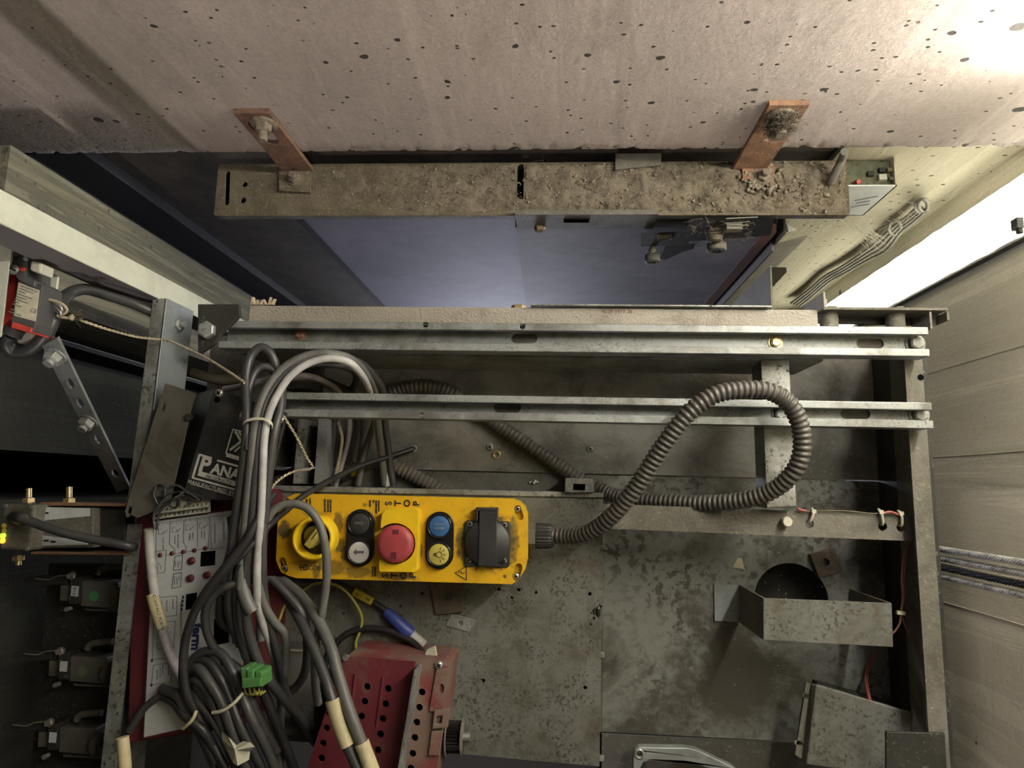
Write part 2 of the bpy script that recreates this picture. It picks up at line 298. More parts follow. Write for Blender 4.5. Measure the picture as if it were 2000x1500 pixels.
class MB:
    def __init__(s): s.v = []; s.f = []; s.sm = []
    def add(s, vs, fs, smooth=False):
        o = len(s.v); s.v += [Vector(p) for p in vs]
        for f in fs: s.f.append([o + i for i in f]); s.sm.append(smooth)
        return s
    def hexa(s, c):   # 0-3 bottom ring, 4-7 top ring, counter-clockwise from above
        return s.add(c, [(3, 2, 1, 0), (4, 5, 6, 7), (0, 1, 5, 4), (1, 2, 6, 5), (2, 3, 7, 6), (3, 0, 4, 7)])
    def box(s, c, size, rz=0, rot=None):
        m = rot if rot is not None else Matrix.Rotation(rz, 3, 'Z'); c = Vector(c)
        h = [x / 2 for x in size]
        q = [(-1, -1, -1), (1, -1, -1), (1, 1, -1), (-1, 1, -1), (-1, -1, 1), (1, -1, 1), (1, 1, 1), (-1, 1, 1)]
        return s.hexa([c + m @ Vector((a * h[0], b * h[1], d * h[2])) for a, b, d in q])
    def mm(s, a, b): return s.box([(x + y) / 2 for x, y in zip(a, b)], [abs(y - x) for x, y in zip(a, b)])
    def prism(s, outer, z0, z1, holes=(), fn=None, hole_floor=True):
        """flat plate with real holes. points are (x, y); fn maps (x, y, z) to the world"""
        fn = fn or (lambda x, y, z: Vector((x, y, z)))
        def area2(p): return sum(a[0] * b[1] - b[0] * a[1] for a, b in zip(p, p[1:] + p[:1]))
        outer = [tuple(p[:2]) for p in outer]
        if area2(outer) < 0: outer = outer[::-1]
        loops = [outer]
        for h in holes:
            h = [tuple(p[:2]) for p in h]
            if area2(h) > 0: h = h[::-1]
            loops.append(h)
        flat = [p for l in loops for p in l]
        tris = tessellate_polygon([[Vector((p[0], p[1], 0)) for p in l] for l in loops])
        n = len(flat); fs = []
        for t in tris:
            a, b, c = (flat[i] for i in t)
            if (b[0] - a[0]) * (c[1] - a[1]) - (b[1] - a[1]) * (c[0] - a[0]) < 0: t = (t[0], t[2], t[1])
            fs.append((t[0] + n, t[1] + n, t[2] + n)); fs.append((t[2], t[1], t[0]))
        o = 0
        for l in loops:
            k = len(l)
            for i in range(k):
                j = (i + 1) % k; fs.append((o + i, o + j, o + j + n, o + i + n))
            o += k
        return s.add([fn(p[0], p[1], z0) for p in flat] + [fn(p[0], p[1], z1) for p in flat], fs)
    def cyl(s, p0, p1, r0, r1=None, n=14, smooth=True, cap=True):
        p0 = Vector(p0); p1 = Vector(p1); r1 = r0 if r1 is None else r1
        x, y = frame(p1 - p0)
        ring = lambda p, r: [p + (x * math.cos(2 * PI * i / n) + y * math.sin(2 * PI * i / n)) * r for i in range(n)]
        a = ring(p0, r0); b = ring(p1, r1)
        s.add(a + b, [(i, (i + 1) % n, (i + 1) % n + n, i + n) for i in range(n)], smooth)
        if cap: s.add(a, [tuple(range(n))[::-1]]); s.add(b, [tuple(range(n))])
        return s
    def hexn(s, p, axis, r, h): 
        axis = Vector(axis).normalized(); p = Vector(p)
        s.cyl(p, p + axis * h * 0.85, r, n=6, smooth=False); return s.cyl(p + axis * h * 0.85, p + axis * h, r * 0.97, r * 0.8, n=6, smooth=False)
    def lathe(s, prof, c, n=20, axis=(0, 0, 1), smooth=True):
        c = Vector(c); ax = Vector(axis).normalized(); x, y = frame(ax); vs = []; fs = []
        for r, z in prof:
            for i in range(n):
                a = 2 * PI * i / n; vs.append(c + ax * z + (x * math.cos(a) + y * math.sin(a)) * max(r, 1e-5))
        for k in range(len(prof) - 1):
            for i in range(n):
                j = (i + 1) % n; fs.append((k * n + i, k * n + j, (k + 1) * n + j, (k + 1) * n + i))
        return s.add(vs, fs, smooth)
    def tube(s, path, r, n=8, rf=None, smooth=True, closed=False):
        path = [Vector(p) for p in path]; m = len(path); vs = []; fs = []
        x = None
        for i, p in enumerate(path):
            d = (path[min(i + 1, m - 1)] - path[max(i - 1, 0)])
            if d.length < 1e-9: d = Vector((0, 0, 1))
            d.normalize()
            if x is None: x, y = frame(d)
            else:
                x = (x - d * x.dot(d)); x.normalize()
            y = d.cross(x)
            rr = rf(i) if rf else r
            for k in range(n):
                a = 2 * PI * k / n; vs.append(p + (x * math.cos(a) + y * math.sin(a)) * rr)
        for i in range(m - 1):
            for k in range(n):
                j = (k + 1) % n; fs.append((i * n + k, i * n + j, (i + 1) * n + j, (i + 1) * n + k))
        s.add(vs, fs, smooth)
        s.add(vs[:n], [tuple(range(n))[::-1]]); s.add(vs[-n:], [tuple(range(n))]); return s
    def ball(s, c, r, n=8, sq=(1, 1, 1)):
        c = Vector(c); prof = [(math.sin(PI * i / n), -math.cos(PI * i / n)) for i in range(n + 1)]; vs = []; fs = []
        for a, z in prof:
            for k in range(n + 2):
                t = 2 * PI * k / (n + 2); vs.append(c + Vector((max(a, 1e-4) * math.cos(t) * sq[0], max(a, 1e-4) * math.sin(t) * sq[1], z * sq[2])) * r)
        m = n + 2
        for i in range(n):
            for k in range(m):
                fs.append((i * m + k, i * m + (k + 1) % m, (i + 1) * m + (k + 1) % m, (i + 1) * m + k))
        return s.add(vs, fs, True)

def mk(name, mb, mat, inv=None, parent=None, bevel=0.0):
    me = bpy.data.meshes.new(name)
    vs = [inv @ v for v in mb.v] if inv is not None else mb.v
    me.from_pydata([tuple(v) for v in vs], [], mb.f); me.update()
    for p, sm in zip(me.polygons, mb.sm): p.use_smooth = sm
    me.materials.append(M[mat] if isinstance(mat, str) else mat)
    o = bpy.data.objects.new(name, me); COL.objects.link(o)
    if parent is not None: o.parent = parent
    if bevel:
        b = o.modifiers.new('edge', 'BEVEL'); b.width = bevel; b.segments = 2; b.limit_method = 'ANGLE'; b.angle_limit = 0.7
    return o
class T:
    """a thing: an Empty at its base that parents its parts. All geometry is given in world coordinates"""
    def __init__(s, name, label, cat, loc, rz=0.0, group=None):
        s.o = bpy.data.objects.new(name, None); COL.objects.link(s.o); s.o.empty_display_size = 0.02
        s.o.location = loc; s.o.rotation_euler = (0, 0, rz)
        s.o['label'] = label; s.o['category'] = cat
        if group: s.o['group'] = group
        s.inv = (Matrix.Translation(Vector(loc)) @ Matrix.Rotation(rz, 4, 'Z')).inverted()
    def add(s, name, mb, mat, bevel=0.0, label=None, parent=None, kind=None):
        o = mk(name, mb, mat, s.inv, parent or s.o, bevel)
        if label: o['label'] = label
        if kind: o['kind'] = kind
        return o
def single(name, label, cat, mb, mat, group=None, bevel=0.0, kind=None):
    xs = [[v[i] for v in mb.v] for i in range(3)]
    c = Vector(((min(xs[0]) + max(xs[0])) / 2, (min(xs[1]) + max(xs[1])) / 2, min(xs[2])))
    o = mk(name, mb, mat, Matrix.Translation(-c), None, bevel); o.location = c
    o['label'] = label
    if kind: o['kind'] = kind
    o['category'] = cat
    if group: o['group'] = group
    return o
def struct(name, mb, mat, label=None, bevel=0.0):
    o = mk(name, mb, mat, None, None, bevel); o['kind'] = 'structure'
    if label: o['label'] = label; o['category'] = label.split('|')[-1] if '|' in label else 'wall'
    return o
def circ(c, r, n=16, sx=1.0): return [(c[0] + r * sx * math.cos(2 * PI * i / n), c[1] + r * math.sin(2 * PI * i / n)) for i in range(n)]
def slot(a, b, r, n=8):
    a = Vector(a[:2]); b = Vector(b[:2]); d = (b - a).normalized(); t0 = math.atan2(d.y, d.x); out = []
    for i in range(n + 1):
        t = t0 - PI / 2 + PI * i / n; out.append((b.x + r * math.cos(t), b.y + r * math.sin(t)))
    for i in range(n + 1):
        t = t0 + PI / 2 + PI * i / n; out.append((a.x + r * math.cos(t), a.y + r * math.sin(t)))
    return out
def rrect(x0, y0, x1, y1, r, n=4):
    out = []
    for cx, cy, a in ((x1 - r, y0 + r, -PI / 2), (x1 - r, y1 - r, 0), (x0 + r, y1 - r, PI / 2), (x0 + r, y0 + r, PI)):
        for i in range(n + 1):
            t = a + PI / 2 * i / n; out.append((cx + r * math.cos(t), cy + r * math.sin(t)))
    return out
def pz(pts, z): return [tuple(P(a, b, z)[:2]) for a, b in pts]
FONT_CACHE = {}
def text_mb(mb, s, org, ux, uy, size, up=None, th=0.0003, center=True):
    """flat lettering laid on a surface: origin, unit x along the line, unit y up the letter"""
    if s not in FONT_CACHE:
        cu = bpy.data.curves.new('t', 'FONT'); cu.body = s; cu.offset = 0.022 if s in ('S', ) else 0.04 if s in ('P', 'ANA', 'S', 'T', 'O', 'ferm') else 0.006; cu.size = 1.0; cu.resolution_u = 3
        ob = bpy.data.objects.new('t', cu); COL.objects.link(ob)
        dg = bpy.context.evaluated_depsgraph_get()
        me = bpy.data.meshes.new_from_object(ob.evaluated_get(dg))
        FONT_CACHE[s] = ([v.co.copy() for v in me.vertices], [tuple(p.vertices) for p in me.polygons])
        bpy.data.objects.remove(ob); bpy.data.curves.remove(cu); bpy.data.meshes.remove(me)
    vs, fs = FONT_CACHE[s]
    if not vs: return mb
    ux = Vector(ux); uy = Vector(uy); org = Vector(org)
    cx = (min(v.x for v in vs) + max(v.x for v in vs)) / 2 if center else 0
    cy = (min(v.y for v in vs) + max(v.y for v in vs)) / 2 if center else 0
    n = ux.cross(uy).normalized() * th
    return mb.add([org + n + (ux * (v.x - cx) + uy * (v.y - cy)) * size for v in vs], fs)
# ================================================================== SETTING
YW = 0.44; ZB = 0.09; XR = 0.62
def lintel():
    mb = MB(); nx, nz = 900, 30; vs = []; fs = []
    x0, x1 = -0.95, XR + 0.01
    zs = [ZB + (2.5 - ZB) * (k / nz) ** 2.6 for k in range(nz + 1)]
    for k, z in enumerate(zs):
        for i in range(nx + 1):
            x = x0 + (x1 - x0) * i / nx
            f = max(0.0, 1 - (z - ZB) / 0.022)
            j = noise.noise(Vector((x * 9, 1.3, 0))) * 0.0015 + noise.fractal(Vector((x * 70, 4.3, 0)), 0.9, 2.0, 4) * 0.0014 + max(0, noise.noise(Vector((x * 33, 9.3, 0))) - .25) * 0.008
            e = max(0, noise.fractal(Vector((x * 55, z * 90, 2.0)), 0.9, 2.0, 4) - .1) * 0.010 * f + f ** 4 * 0.003
            vs.append((x, YW + max(0, e), z + j * f))
    W = nx + 1
    for k in range(nz):
        for i in range(nx):
            fs.append((k * W + i, k * W + i + 1, (k + 1) * W + i + 1, (k + 1) * W + i))
    mb.add(vs, fs, True)
    bot = [vs[i] for i in range(W)]
    back = [(v[0], 0.80, v[2]) for v in bot]
    mb.add(bot + back, [(i, i + W, i + W + 1, i + 1) for i in range(nx)])
    return mb
struct('wall_front', lintel(), 'lintel')
mb = MB(); mb.mm((0.385, 0.462, -2.5), (XR + 0.01, 0.8, ZB - 0.001)); struct('wall_front.001', mb, 'wall_r')
mb = MB(); mb.mm((-0.664, 0.462, -2.5), (-0.370, 0.8, ZB - 0.002)); struct('wall_front.002', mb, 'brown')
mb = MB(); mb.mm((-0.393, 0.47, -2.5), (0.385, 0.8, ZB - 0.003)); struct('wall_front.003', mb, 'brown')
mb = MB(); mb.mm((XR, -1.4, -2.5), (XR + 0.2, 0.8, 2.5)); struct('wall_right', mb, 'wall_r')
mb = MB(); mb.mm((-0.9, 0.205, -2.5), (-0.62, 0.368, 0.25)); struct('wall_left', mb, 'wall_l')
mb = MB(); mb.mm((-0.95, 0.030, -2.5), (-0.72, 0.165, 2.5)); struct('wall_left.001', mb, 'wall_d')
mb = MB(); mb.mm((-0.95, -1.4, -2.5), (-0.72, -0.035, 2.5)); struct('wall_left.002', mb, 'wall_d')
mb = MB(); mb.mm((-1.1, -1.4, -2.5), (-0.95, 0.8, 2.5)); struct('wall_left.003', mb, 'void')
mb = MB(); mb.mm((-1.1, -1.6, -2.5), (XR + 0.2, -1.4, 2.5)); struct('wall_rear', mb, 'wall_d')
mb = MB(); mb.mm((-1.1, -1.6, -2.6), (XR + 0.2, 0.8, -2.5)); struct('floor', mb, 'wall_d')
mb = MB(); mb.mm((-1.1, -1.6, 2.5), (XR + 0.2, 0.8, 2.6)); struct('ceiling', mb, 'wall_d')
mb = MB(); mb.mm((-0.745, 0.445, -2.5), (-0.664, 0.470, ZB - 0.004)); struct('trim_1', mb, 'navy')
mb = MB(); mb.mm((-0.78, 0.30, -2.5), (-0.745, 0.47, ZB - 0.006)); struct('trim_2', mb, 'black')
# board joints standing proud on the right-hand wall
mb = MB()
for y, w in ((0.062, 0.0012), (-0.105, 0.001), (-0.165, 0.001), (0.20, 0.0008)):
    n = 60
    for i in range(n):
        z0 = -1.5 + 2.4 * i / n; z1 = -1.5 + 2.4 * (i + 1) / n
        a = y + noise.noise(Vector((z0 * 5, y * 50, 0))) * 0.003; b = y + noise.noise(Vector((z1 * 5, y * 50, 0))) * 0.003
        mb.add([(XR + 0.001, a - w, z0), (XR + 0.001, a + w, z0), (XR + 0.001, b + w, z1), (XR + 0.001, b - w, z1), (XR - 0.0012, a, z0), (XR - 0.0012, b, z1)],
               [(0, 4, 5, 3), (4, 1, 2, 5)])
struct('trim_3', mb, 'wall_r')

# the batten lamps standing upright in the corner of the right-hand wall
LH = (PX(2000, 318, XR - .02).y + PX(1640, 586, XR - .02).y) / 2; LL = (PX(2000, 440, XR - .02).y + PX(1745, 596, XR - .02).y) / 2
def batten(label, za, zb, mat):
    t = T('wall_lamp', label, 'lamp', (XR, (LH + LL) / 2, za), 0, 'batten lamps on the right wall')
    mb = MB(); mb.mm((XR - 0.012, LL - .004, za), (XR, LH + .003, zb)); t.add('housing', mb, 'frame')
    mb = MB(); n = 90; vs = []; fs = []
    for i in range(n + 1):
        z = za + .006 + (zb - za - .012) * i / n
        a = LL - .001 + noise.noise(Vector((z * 30, 0, 0))) * 0.0015 + noise.noise(Vector((z * 90, 0, 3))) * 0.001
        b = LH + .001 + noise.noise(Vector((z * 26, 7, 0))) * 0.0015 + noise.noise(Vector((z * 95, 2, 3))) * 0.001
        vs += [(XR - 0.011, a, z), (XR - 0.020, a + 0.003, z), (XR - 0.020, b - 0.003, z), (XR - 0.011, b, z)]
    for i in range(n):
        for k in range(3): fs.append((i * 4 + k, i * 4 + 1 + k, i * 4 + 5 + k, i * 4 + 4 + k))
    mb.add(vs, fs); t.add('diffuser', mb, mat)
    return t
t = T('tube_lamp', 'bright bare fluorescent tube standing off the right concrete wall, above the batten', 'lamp', (.495, .372, .28))
mb = MB(); mb.cyl((.495, .372, .29), (.495, .372, 1.40), .013, n=16); t.add('tube', mb, 'lamp_hi')
for z in (.285, 1.405): mb = MB(); mb.cyl((.495, .372, z - .008), (.495, .372, z + .008), .0145, n=16); mb.mm((.495, .365, z - .006), (XR, .379, z + .006)); t.add('end_cap', mb, 'white_paint')
t = batten('glaring white batten lamp fixed upright to the right concrete wall', -.75, .28, 'lamp')
mb = MB(); c = PX(1990, 438, XR - 0.022); mb.box(c, (0.012, 0.014, 0.012)); mb.cyl(c, c + Vector((0, -0.012, 0)), 0.004); t.add('clip', mb, 'frame_d')

# guide rail in the dark recess of the left wall
t = T('guide_rail', 'thin dark steel guide rail standing in the recess of the left wall', 'rail', (-0.75, 0.19, -2.5))
mb = MB(); mb.mm((-0.80, 0.178, -2.49), (-0.79, 0.204, 2.4)); mb.mm((-0.79, 0.188, -2.49), (-0.72, 0.194, 2.4)); t.add('flange', mb, 'frame_d')
mb = MB(); mb.mm((-0.724, 0.1935, -2.49), (-0.72, 0.1955, 2.4)); t.add('polished_edge', mb, 'steel')

# ------------------------------------------------------------------ hoist ropes beside the right wall
def rope(px, py, z, r, label, mat):
    c = PX(px, py, z); mb = MB(); z0, z1 = -0.7, 1.1; m = 420 if mat == 'rope' else 260
    for s in range(6):
        pts = []
        for i in range(m + 1):
            zz = z0 + (z1 - z0) * i / m; a = -zz * 2 * PI / (r * 7.5) + s * PI / 3
            pts.append((c.x + math.cos(a) * r * 0.64, c.y + math.sin(a) * r * 0.64, zz))
        mb.tube(pts, r * 0.40, 5)
    single('hoist_rope', label, 'rope', mb, mat, 'hoist ropes by the right wall')
rope(1925, 1087, 0.530, 0.0044, 'grey twisted steel hoist rope, nearest the lamp of the four ropes', 'rope')
rope(1925, 1107, 0.530, 0.0044, 'grey twisted steel hoist rope lying between the top rope and the black one', 'rope')
rope(1925, 1127, 0.535, 0.0044, 'greasy black hoist rope among three bare steel ropes', 'rope_k')
rope(1925, 1146, 0.530, 0.0042, 'grey twisted steel hoist rope just below the black rope', 'rope')

# ------------------------------------------------------------------ landing doors under the header
t = T('landing_door', 'blue grey sliding landing door leaf, left of the overlap and smooth', 'door', (-0.23, 0.40, -2.4))
mb = MB(); mb.mm((-0.39, 0.388, -2.4), (-0.03, 0.41, 0.02)); t.add('panel', mb, 'door')
mb = MB(); mb.mm((-0.391, 0.386, -2.4), (-0.380, 0.4105, 0.02)); t.add('edge_trim', mb, 'navy')
t = T('landing_door.001', 'violet grey landing door leaf on the right, scuffed, below the door lock', 'door', (0.13, 0.39, -2.4))
xa = PY(1005, 440, 0.37).x; xb = PY(1490, 480, 0.37).x
mb = MB(); mb.mm((xa, 0.3725, -2.4), (xb - 0.012, 0.3845, -0.004)); t.add('panel', mb, 'door2')
mb = MB(); mb.mm((xb - 0.014, 0.371, -2.4), (xb + 0.004, 0.3845, -0.02)); t.add('rusty_edge', mb, 'door_rust', label='rusted right edge of the door leaf')
mb = MB(); a = PY(1008, 425, 0.370); b = PY(1275, 442, 0.370); mb.mm((a.x, 0.366, b.z), (b.x, 0.3725, a.z + 0.02)); t.add('top_rail', mb, 'frame')
mb = MB(); a = PY(1101, 428, 0.3655); b = PY(1150, 434, 0.3655); mb.mm((a.x, 0.3648, b.z), (b.x, 0.366, a.z)); t.add('slot', mb, 'void')
mb = MB(); a = PY(1099, 445, 0.3722); b = PY(1158, 450, 0.3722)
for i in range(22):
    x = a.x + (b.x - a.x) * i / 22; mb.mm((x, 0.3719, b.z), (x + (b.x - a.x) * random.uniform(.025, .042), 0.3725, a.z))
t.add('number_strip', mb, 'ink_f', kind='stuff')
mb = MB(); p = PY(1052, 452, 0.36); mb.hexn(p + Vector((0, 0.012, 0)), (0.15, -1, 0.1), 0.0075, 0.012); mb.cyl(p + Vector((0, 0.012, 0)), p + Vector((-0.001, 0.008, 0)), 0.011); t.add('bolt', mb, 'brass')

# lock gear of the right leaf
t = T('door_lock', 'dusty door lock with two rollers, black lever and arrow label below the header', 'lock', PY(1370, 470, 0.35))
def py(a, b, y=0.345): return PY(a, b, y)
mb = MB()
a = py(1255, 462, 0.358); b = py(1500, 430, 0.358)
mb.hexa([py(1252, 482, .366), py(1345, 478, .366), py(1345, 478, .352), py(1252, 482, .352), py(1252, 455, .366), py(1345, 452, .366), py(1345, 452, .352), py(1252, 455, .352)])
mb.hexa([py(1345, 472, .366), py(1505, 460, .366), py(1505, 460, .350), py(1345, 472, .350), py(1345, 428, .366), py(1512, 428, .366), py(1512, 428, .350), py(1345, 428, .350)])
t.add('mounting_plate', mb, 'frame_d')
mb = MB(); mb.hexa([py(1283, 470, .3515), py(1312, 468, .3515), py(1312, 468, .350), py(1283, 470, .350), py(1283, 459, .3515), py(1312, 457, .3515), py(1312, 457, .350), py(1283, 459, .350)])
p = t.add('arrow_label', mb, 'jamb')
mb = MB()
for q0, q1 in (((1288, 461), (1306, 459)), ((1288, 468), (1306, 467)), ((1306, 459), (1311, 463)), ((1311, 463), (1306, 467))):
    mb.tube([py(*q0, .3496), py(*q1, .3496)], 0.0004, 4)
t.add('arrow', mb, 'ink', parent=p)
def roller(px, py_, r, s):
    p = PY(px, py_, 0.338); ax = Vector((0, -1, 0))
    mb = MB(); mb.cyl(p + Vector((0, .026, 0)), p, r * .38 * s, n=12); mb.hexn(p + Vector((0, .020, 0)), ax, r * .62 * s, .006); mb.hexn(p + Vector((0, .011, 0)), ax, r * .5 * s, .005)
    t.add('roller_stud', mb, 'jamb')
    mb = MB(); mb.lathe([(r * .3, -.002), (r * .9, -.002), (r, -.001), (r, .008), (r * .9, .0095), (r * .5, .0095), (r * .45, .007), (r * .18, .007), (r * .16, .0095), (0, .0098)], p, 22, ax)
    t.add('roller', mb, 'frame')
roller(1274, 500, .0112, 1.0)
roller(1399, 478, .0135, 1.25)
mb = MB(); mb.hexa([py(1288, 505, .362), py(1300, 508, .362), py(1300, 508, .356), py(1288, 505, .356), py(1290, 492, .362), py(1362, 478, .362), py(1362, 478, .356), py(1290, 492, .356)]); 
mb.hexa([py(1290, 503, .361), py(1355, 486, .361), py(1355, 486, .355), py(1290, 503, .355), py(1300, 480, .361), py(1358, 475, .361), py(1358, 475, .355), py(1300, 480, .355)]); t.add('lever', mb, 'plastic_m')
mb = MB(); p = PY(1396, 448, .352)
for k in range(5): mb.lathe([(0, 0), (.013 - .001 * k, 0), (.0138 - .001 * k, .0016), (.013 - .001 * k, .0032), (0, .0032)], p + Vector((0, -.0034 * k, 0)), 16, (0, -1, 0))
t.add('spring', mb, 'dust')
mb = MB()
for (x0, y0, x1, y1) in ((1418, 427, 1480, 424), (1415, 436, 1465, 433), (1430, 441, 1462, 440)): mb.tube([py(x0, y0, .347), py(x1, y1, .347)], 0.0008, 6)
mb.mm(py(1420, 447, .342), py(1445, 440, .352)); t.add('contact_wires', mb, 'jamb')
mb = MB()
for i in range(70):
    c = py(random.uniform(1340, 1470), random.uniform(430, 478), .3435)
    pts = [c + Vector((random.uniform(-.008, .008), random.uniform(-.003, .002), random.uniform(-.010, .008))) for _ in range(3)]
    mb.tube(smooth_path(pts, 3), 0.0002, 3)
t.add('fluff', mb, 'dust_bit', kind='stuff')

# right-hand door jamb of folded angles
t = T('door_jamb', 'folded grey steel door jamb strips right of the landing doors', 'door jamb', PY(1470, 540, 0.37))
def vstrip(p0, p1, y, zt, zb, mat, name, th=0.003):
    a = PY(*p0, y); b = PY(*p1, y + .014); mb = MB(); d = Vector((0, th, 0)); A = Vector((a.x, y, 0)); B = Vector((b.x, y + .014, 0)); z0 = UZ * zb; z1 = UZ * zt; mb.hexa([A + z0, B + z0, B + d + z0, A + d + z0, A + z1, B + z1, B + d + z1, A + d + z1]); return t.add(name, mb, mat)
zt = PY(1480, 478, .37).z
vstrip((1479, 480), (1503, 480), 0.372, zt, -2.3, 'jamb', 'angle_face')
a = PY(1503, 480, .372); mb = MB(); mb.mm((a.x, 0.36, -2.3), (a.x + 0.003, 0.40, zt)); t.add('angle_return', mb, 'grey_dim')
zt2 = PY(1512, 480, .37).z
vstrip((1513, 480), (1559, 480), 0.370, zt2, -2.3, 'jamb', 'angle_face')
a = PY(1512, 480, .37); mb = MB(); mb.mm((a.x - 0.002, 0.37, -2.3), (a.x + 0.001, 0.44, zt2 + 0.05)); t.add('angle_return', mb, 'frame')
mb = MB(); a = PY(1509, 440, .40)
mb.hexa([PY(1510, 454, .40), PY(1540, 453, .40), PY(1556, 450, .42), PY(1512, 452, .42), PY(1515, 440, .40), PY(1537, 438, .40), PY(1556, 448, .42), PY(1520, 430, .42)]); t.add('tab', mb, 'jamb')
mb = MB(); mb.prism([(1506, 522), (1535, 522), (1537, 531), (1507, 563)], 0, 0.003, fn=lambda x, y, z: PY(x, y, 0.335 + z)); t.add('tab', mb, 'jamb')
mb = MB(); a = PY(1504, 523, .335); b = PY(1507, 600, .335); mb.mm((a.x, 0.26, -0.36), (a.x + 0.0025, 0.338, a.z)); t.add('side_plate', mb, 'jamb')
for q in ((1487, 485), (1469, 507)):
    mb = MB(); p = PY(*q, .3715); mb.cyl(p, p + Vector((0, .002, 0)), 0.0025, n=10); t.add('hole', mb, 'void')

# ------------------------------------------------------------------ header beam with its dust
ZH = 0.045
def header():
    t = T('door_header', 'dust covered brown steel header beam with slots under the concrete', 'beam', (-0.05, 0.41, ZH - 0.05))
    a = P(417, 425, ZH); b = P(1660, 416, ZH); y0 = (a.y + b.y) / 2; y1 = y0 + 0.078; x0 = a.x; x1 = b.x
    hs = [slot(P(445, 338, ZH), P(443, 396, ZH), 0.0035), circ(P(478, 360, ZH), 0.0042, 10), circ(P(475, 391, ZH), 0.0045, 10), slot(P(1017, 326, ZH), P(1016, 384, ZH), 0.0046),
          slot(P(585, 385, ZH), P(583, 392, ZH), 0.0028)]
    # top plate
    mb = MB(); mb.prism(rrect(x0, y0, x1, y1, 0.004), ZH - 0.003, ZH, hs); t.add('top_plate', mb, 'header')
    mb = MB(); mb.mm((x0 + .002, y0 + .0005, ZH - 0.014), (x1 - .002, y0 + 0.003, ZH - 0.003)); t.add('front_flange', mb, 'frame')
    mb = MB(); mb.mm((x0 + .002, y0 + .004, ZH - 0.012), (x1 - .002, y1 - .004, ZH - 0.010)); t.add('inner_liner', mb, 'void')
    # crust of dust, thicker to the right
    nx, ny = 420, 34; vs = []; fs = []; ok = {}
    for j in range(ny + 1):
        for i in range(nx + 1):
            x = x0 + 0.002 + (x1 - x0 - 0.004) * i / nx; y = y0 + 0.003 + (y1 - y0 - 0.004) * j / ny
            u = i / nx; w = 0.12 + 0.88 * min(1, max(0, (u - 0.12) / 0.5))
            n1 = noise.fractal(Vector((x * 45, y * 45, 3.1)), 1.0, 2.0, 4); n2 = noise.noise(Vector((x * 190, y * 190, 8)))
            edge = min(1, min(j, ny - j) / 2.5, min(i, nx - i) / 2.5)
            h = (max(0, n1 + 0.25 + 0.35 * (u > .3) * w) * 0.0042 + max(0, n2) * 0.0014 * w) * w * edge
            for sl in ((0.0, P(445, 367, ZH), .007, .026), (0, P(1017, 355, ZH), .007, .026), (0, P(478, 360, ZH), .007, .007), (0, P(475, 391, ZH), .007, .007)):
                if abs(x - sl[1].x) < sl[2] and abs(y - sl[1].y) < sl[3]: h = -0.002
            vs.append((x, y, ZH + h - 0.0006))
    W = nx + 1
    for j in range(ny):
        for i in range(nx):
            q = (j * W + i, j * W + i + 1, (j + 1) * W + i + 1, (j + 1) * W + i)
            if min(vs[k][2] for k in q) < ZH - 0.0020: continue
            fs.append(q)
    mb = MB(); mb.add(vs, fs, True); t.add('dust_crust', mb, 'dust', kind='stuff')
    mb = MB()
    for i in range(2600):
        u = random.random() ** 0.62; x = x0 + .004 + (x1 - x0 - .008) * u; y = y0 + 0.004 + (y1 - y0 - .008) * random.random() ** 0.8
        s = random.choice((.0008, .0011, .0014, .002, .0032)) * (0.6 + 0.7 * u); p = Vector((x, y, ZH + .001 + random.random() * .004 * u))
        vs = [p + Vector((random.uniform(-1, 1), random.uniform(-1, 1), random.uniform(-.6, .9))) * s for _ in range(4)]
        mb.add(vs, [(0, 1, 2), (0, 3, 1), (1, 3, 2), (0, 2, 3)])
    t.add('dust_flakes', mb, 'dust_bit', kind='stuff')
    mb = MB()
    for i in range(150):
        u = random.random() ** 0.7; x = x0 + .004 + (x1 - x0 - .008) * u; y = y0 + (y1 - y0) * random.random(); p = Vector((x, y, ZH + .003)); a = random.random() * 7; L = random.uniform(.004, .016)
        q = p + Vector((math.cos(a), math.sin(a), random.uniform(-.1, .3))) * L
        mb.tube(smooth_path([p, (p + q) / 2 + Vector((random.uniform(-.003, .003), random.uniform(-.003, .003), .002)), q], 3), 0.00014, 3)
    t.add('dust_fibres', mb, 'dust_bit', kind='stuff')
    return t
header()
# plate lying on the back of the header
mb = MB(); mb.prism(pz([(1202, 301), (1292, 300), (1290, 323), (1202, 332)], ZH + .006), ZH + .004, ZH + .007); single('back_plate', 'flat brown steel offcut lying on the header below the concrete edge', 'plate', mb, 'frame')
mb = MB(); mb.tube(smooth_path([P(1650, 296, .10), P(1644, 312, .08), P(1628, 345, .062), P(1622, 356, .053)], 5), 0.0052, 10); single('short_conduit', 'short grey conduit stub standing on the right end of the header', 'conduit', mb, 'frame')

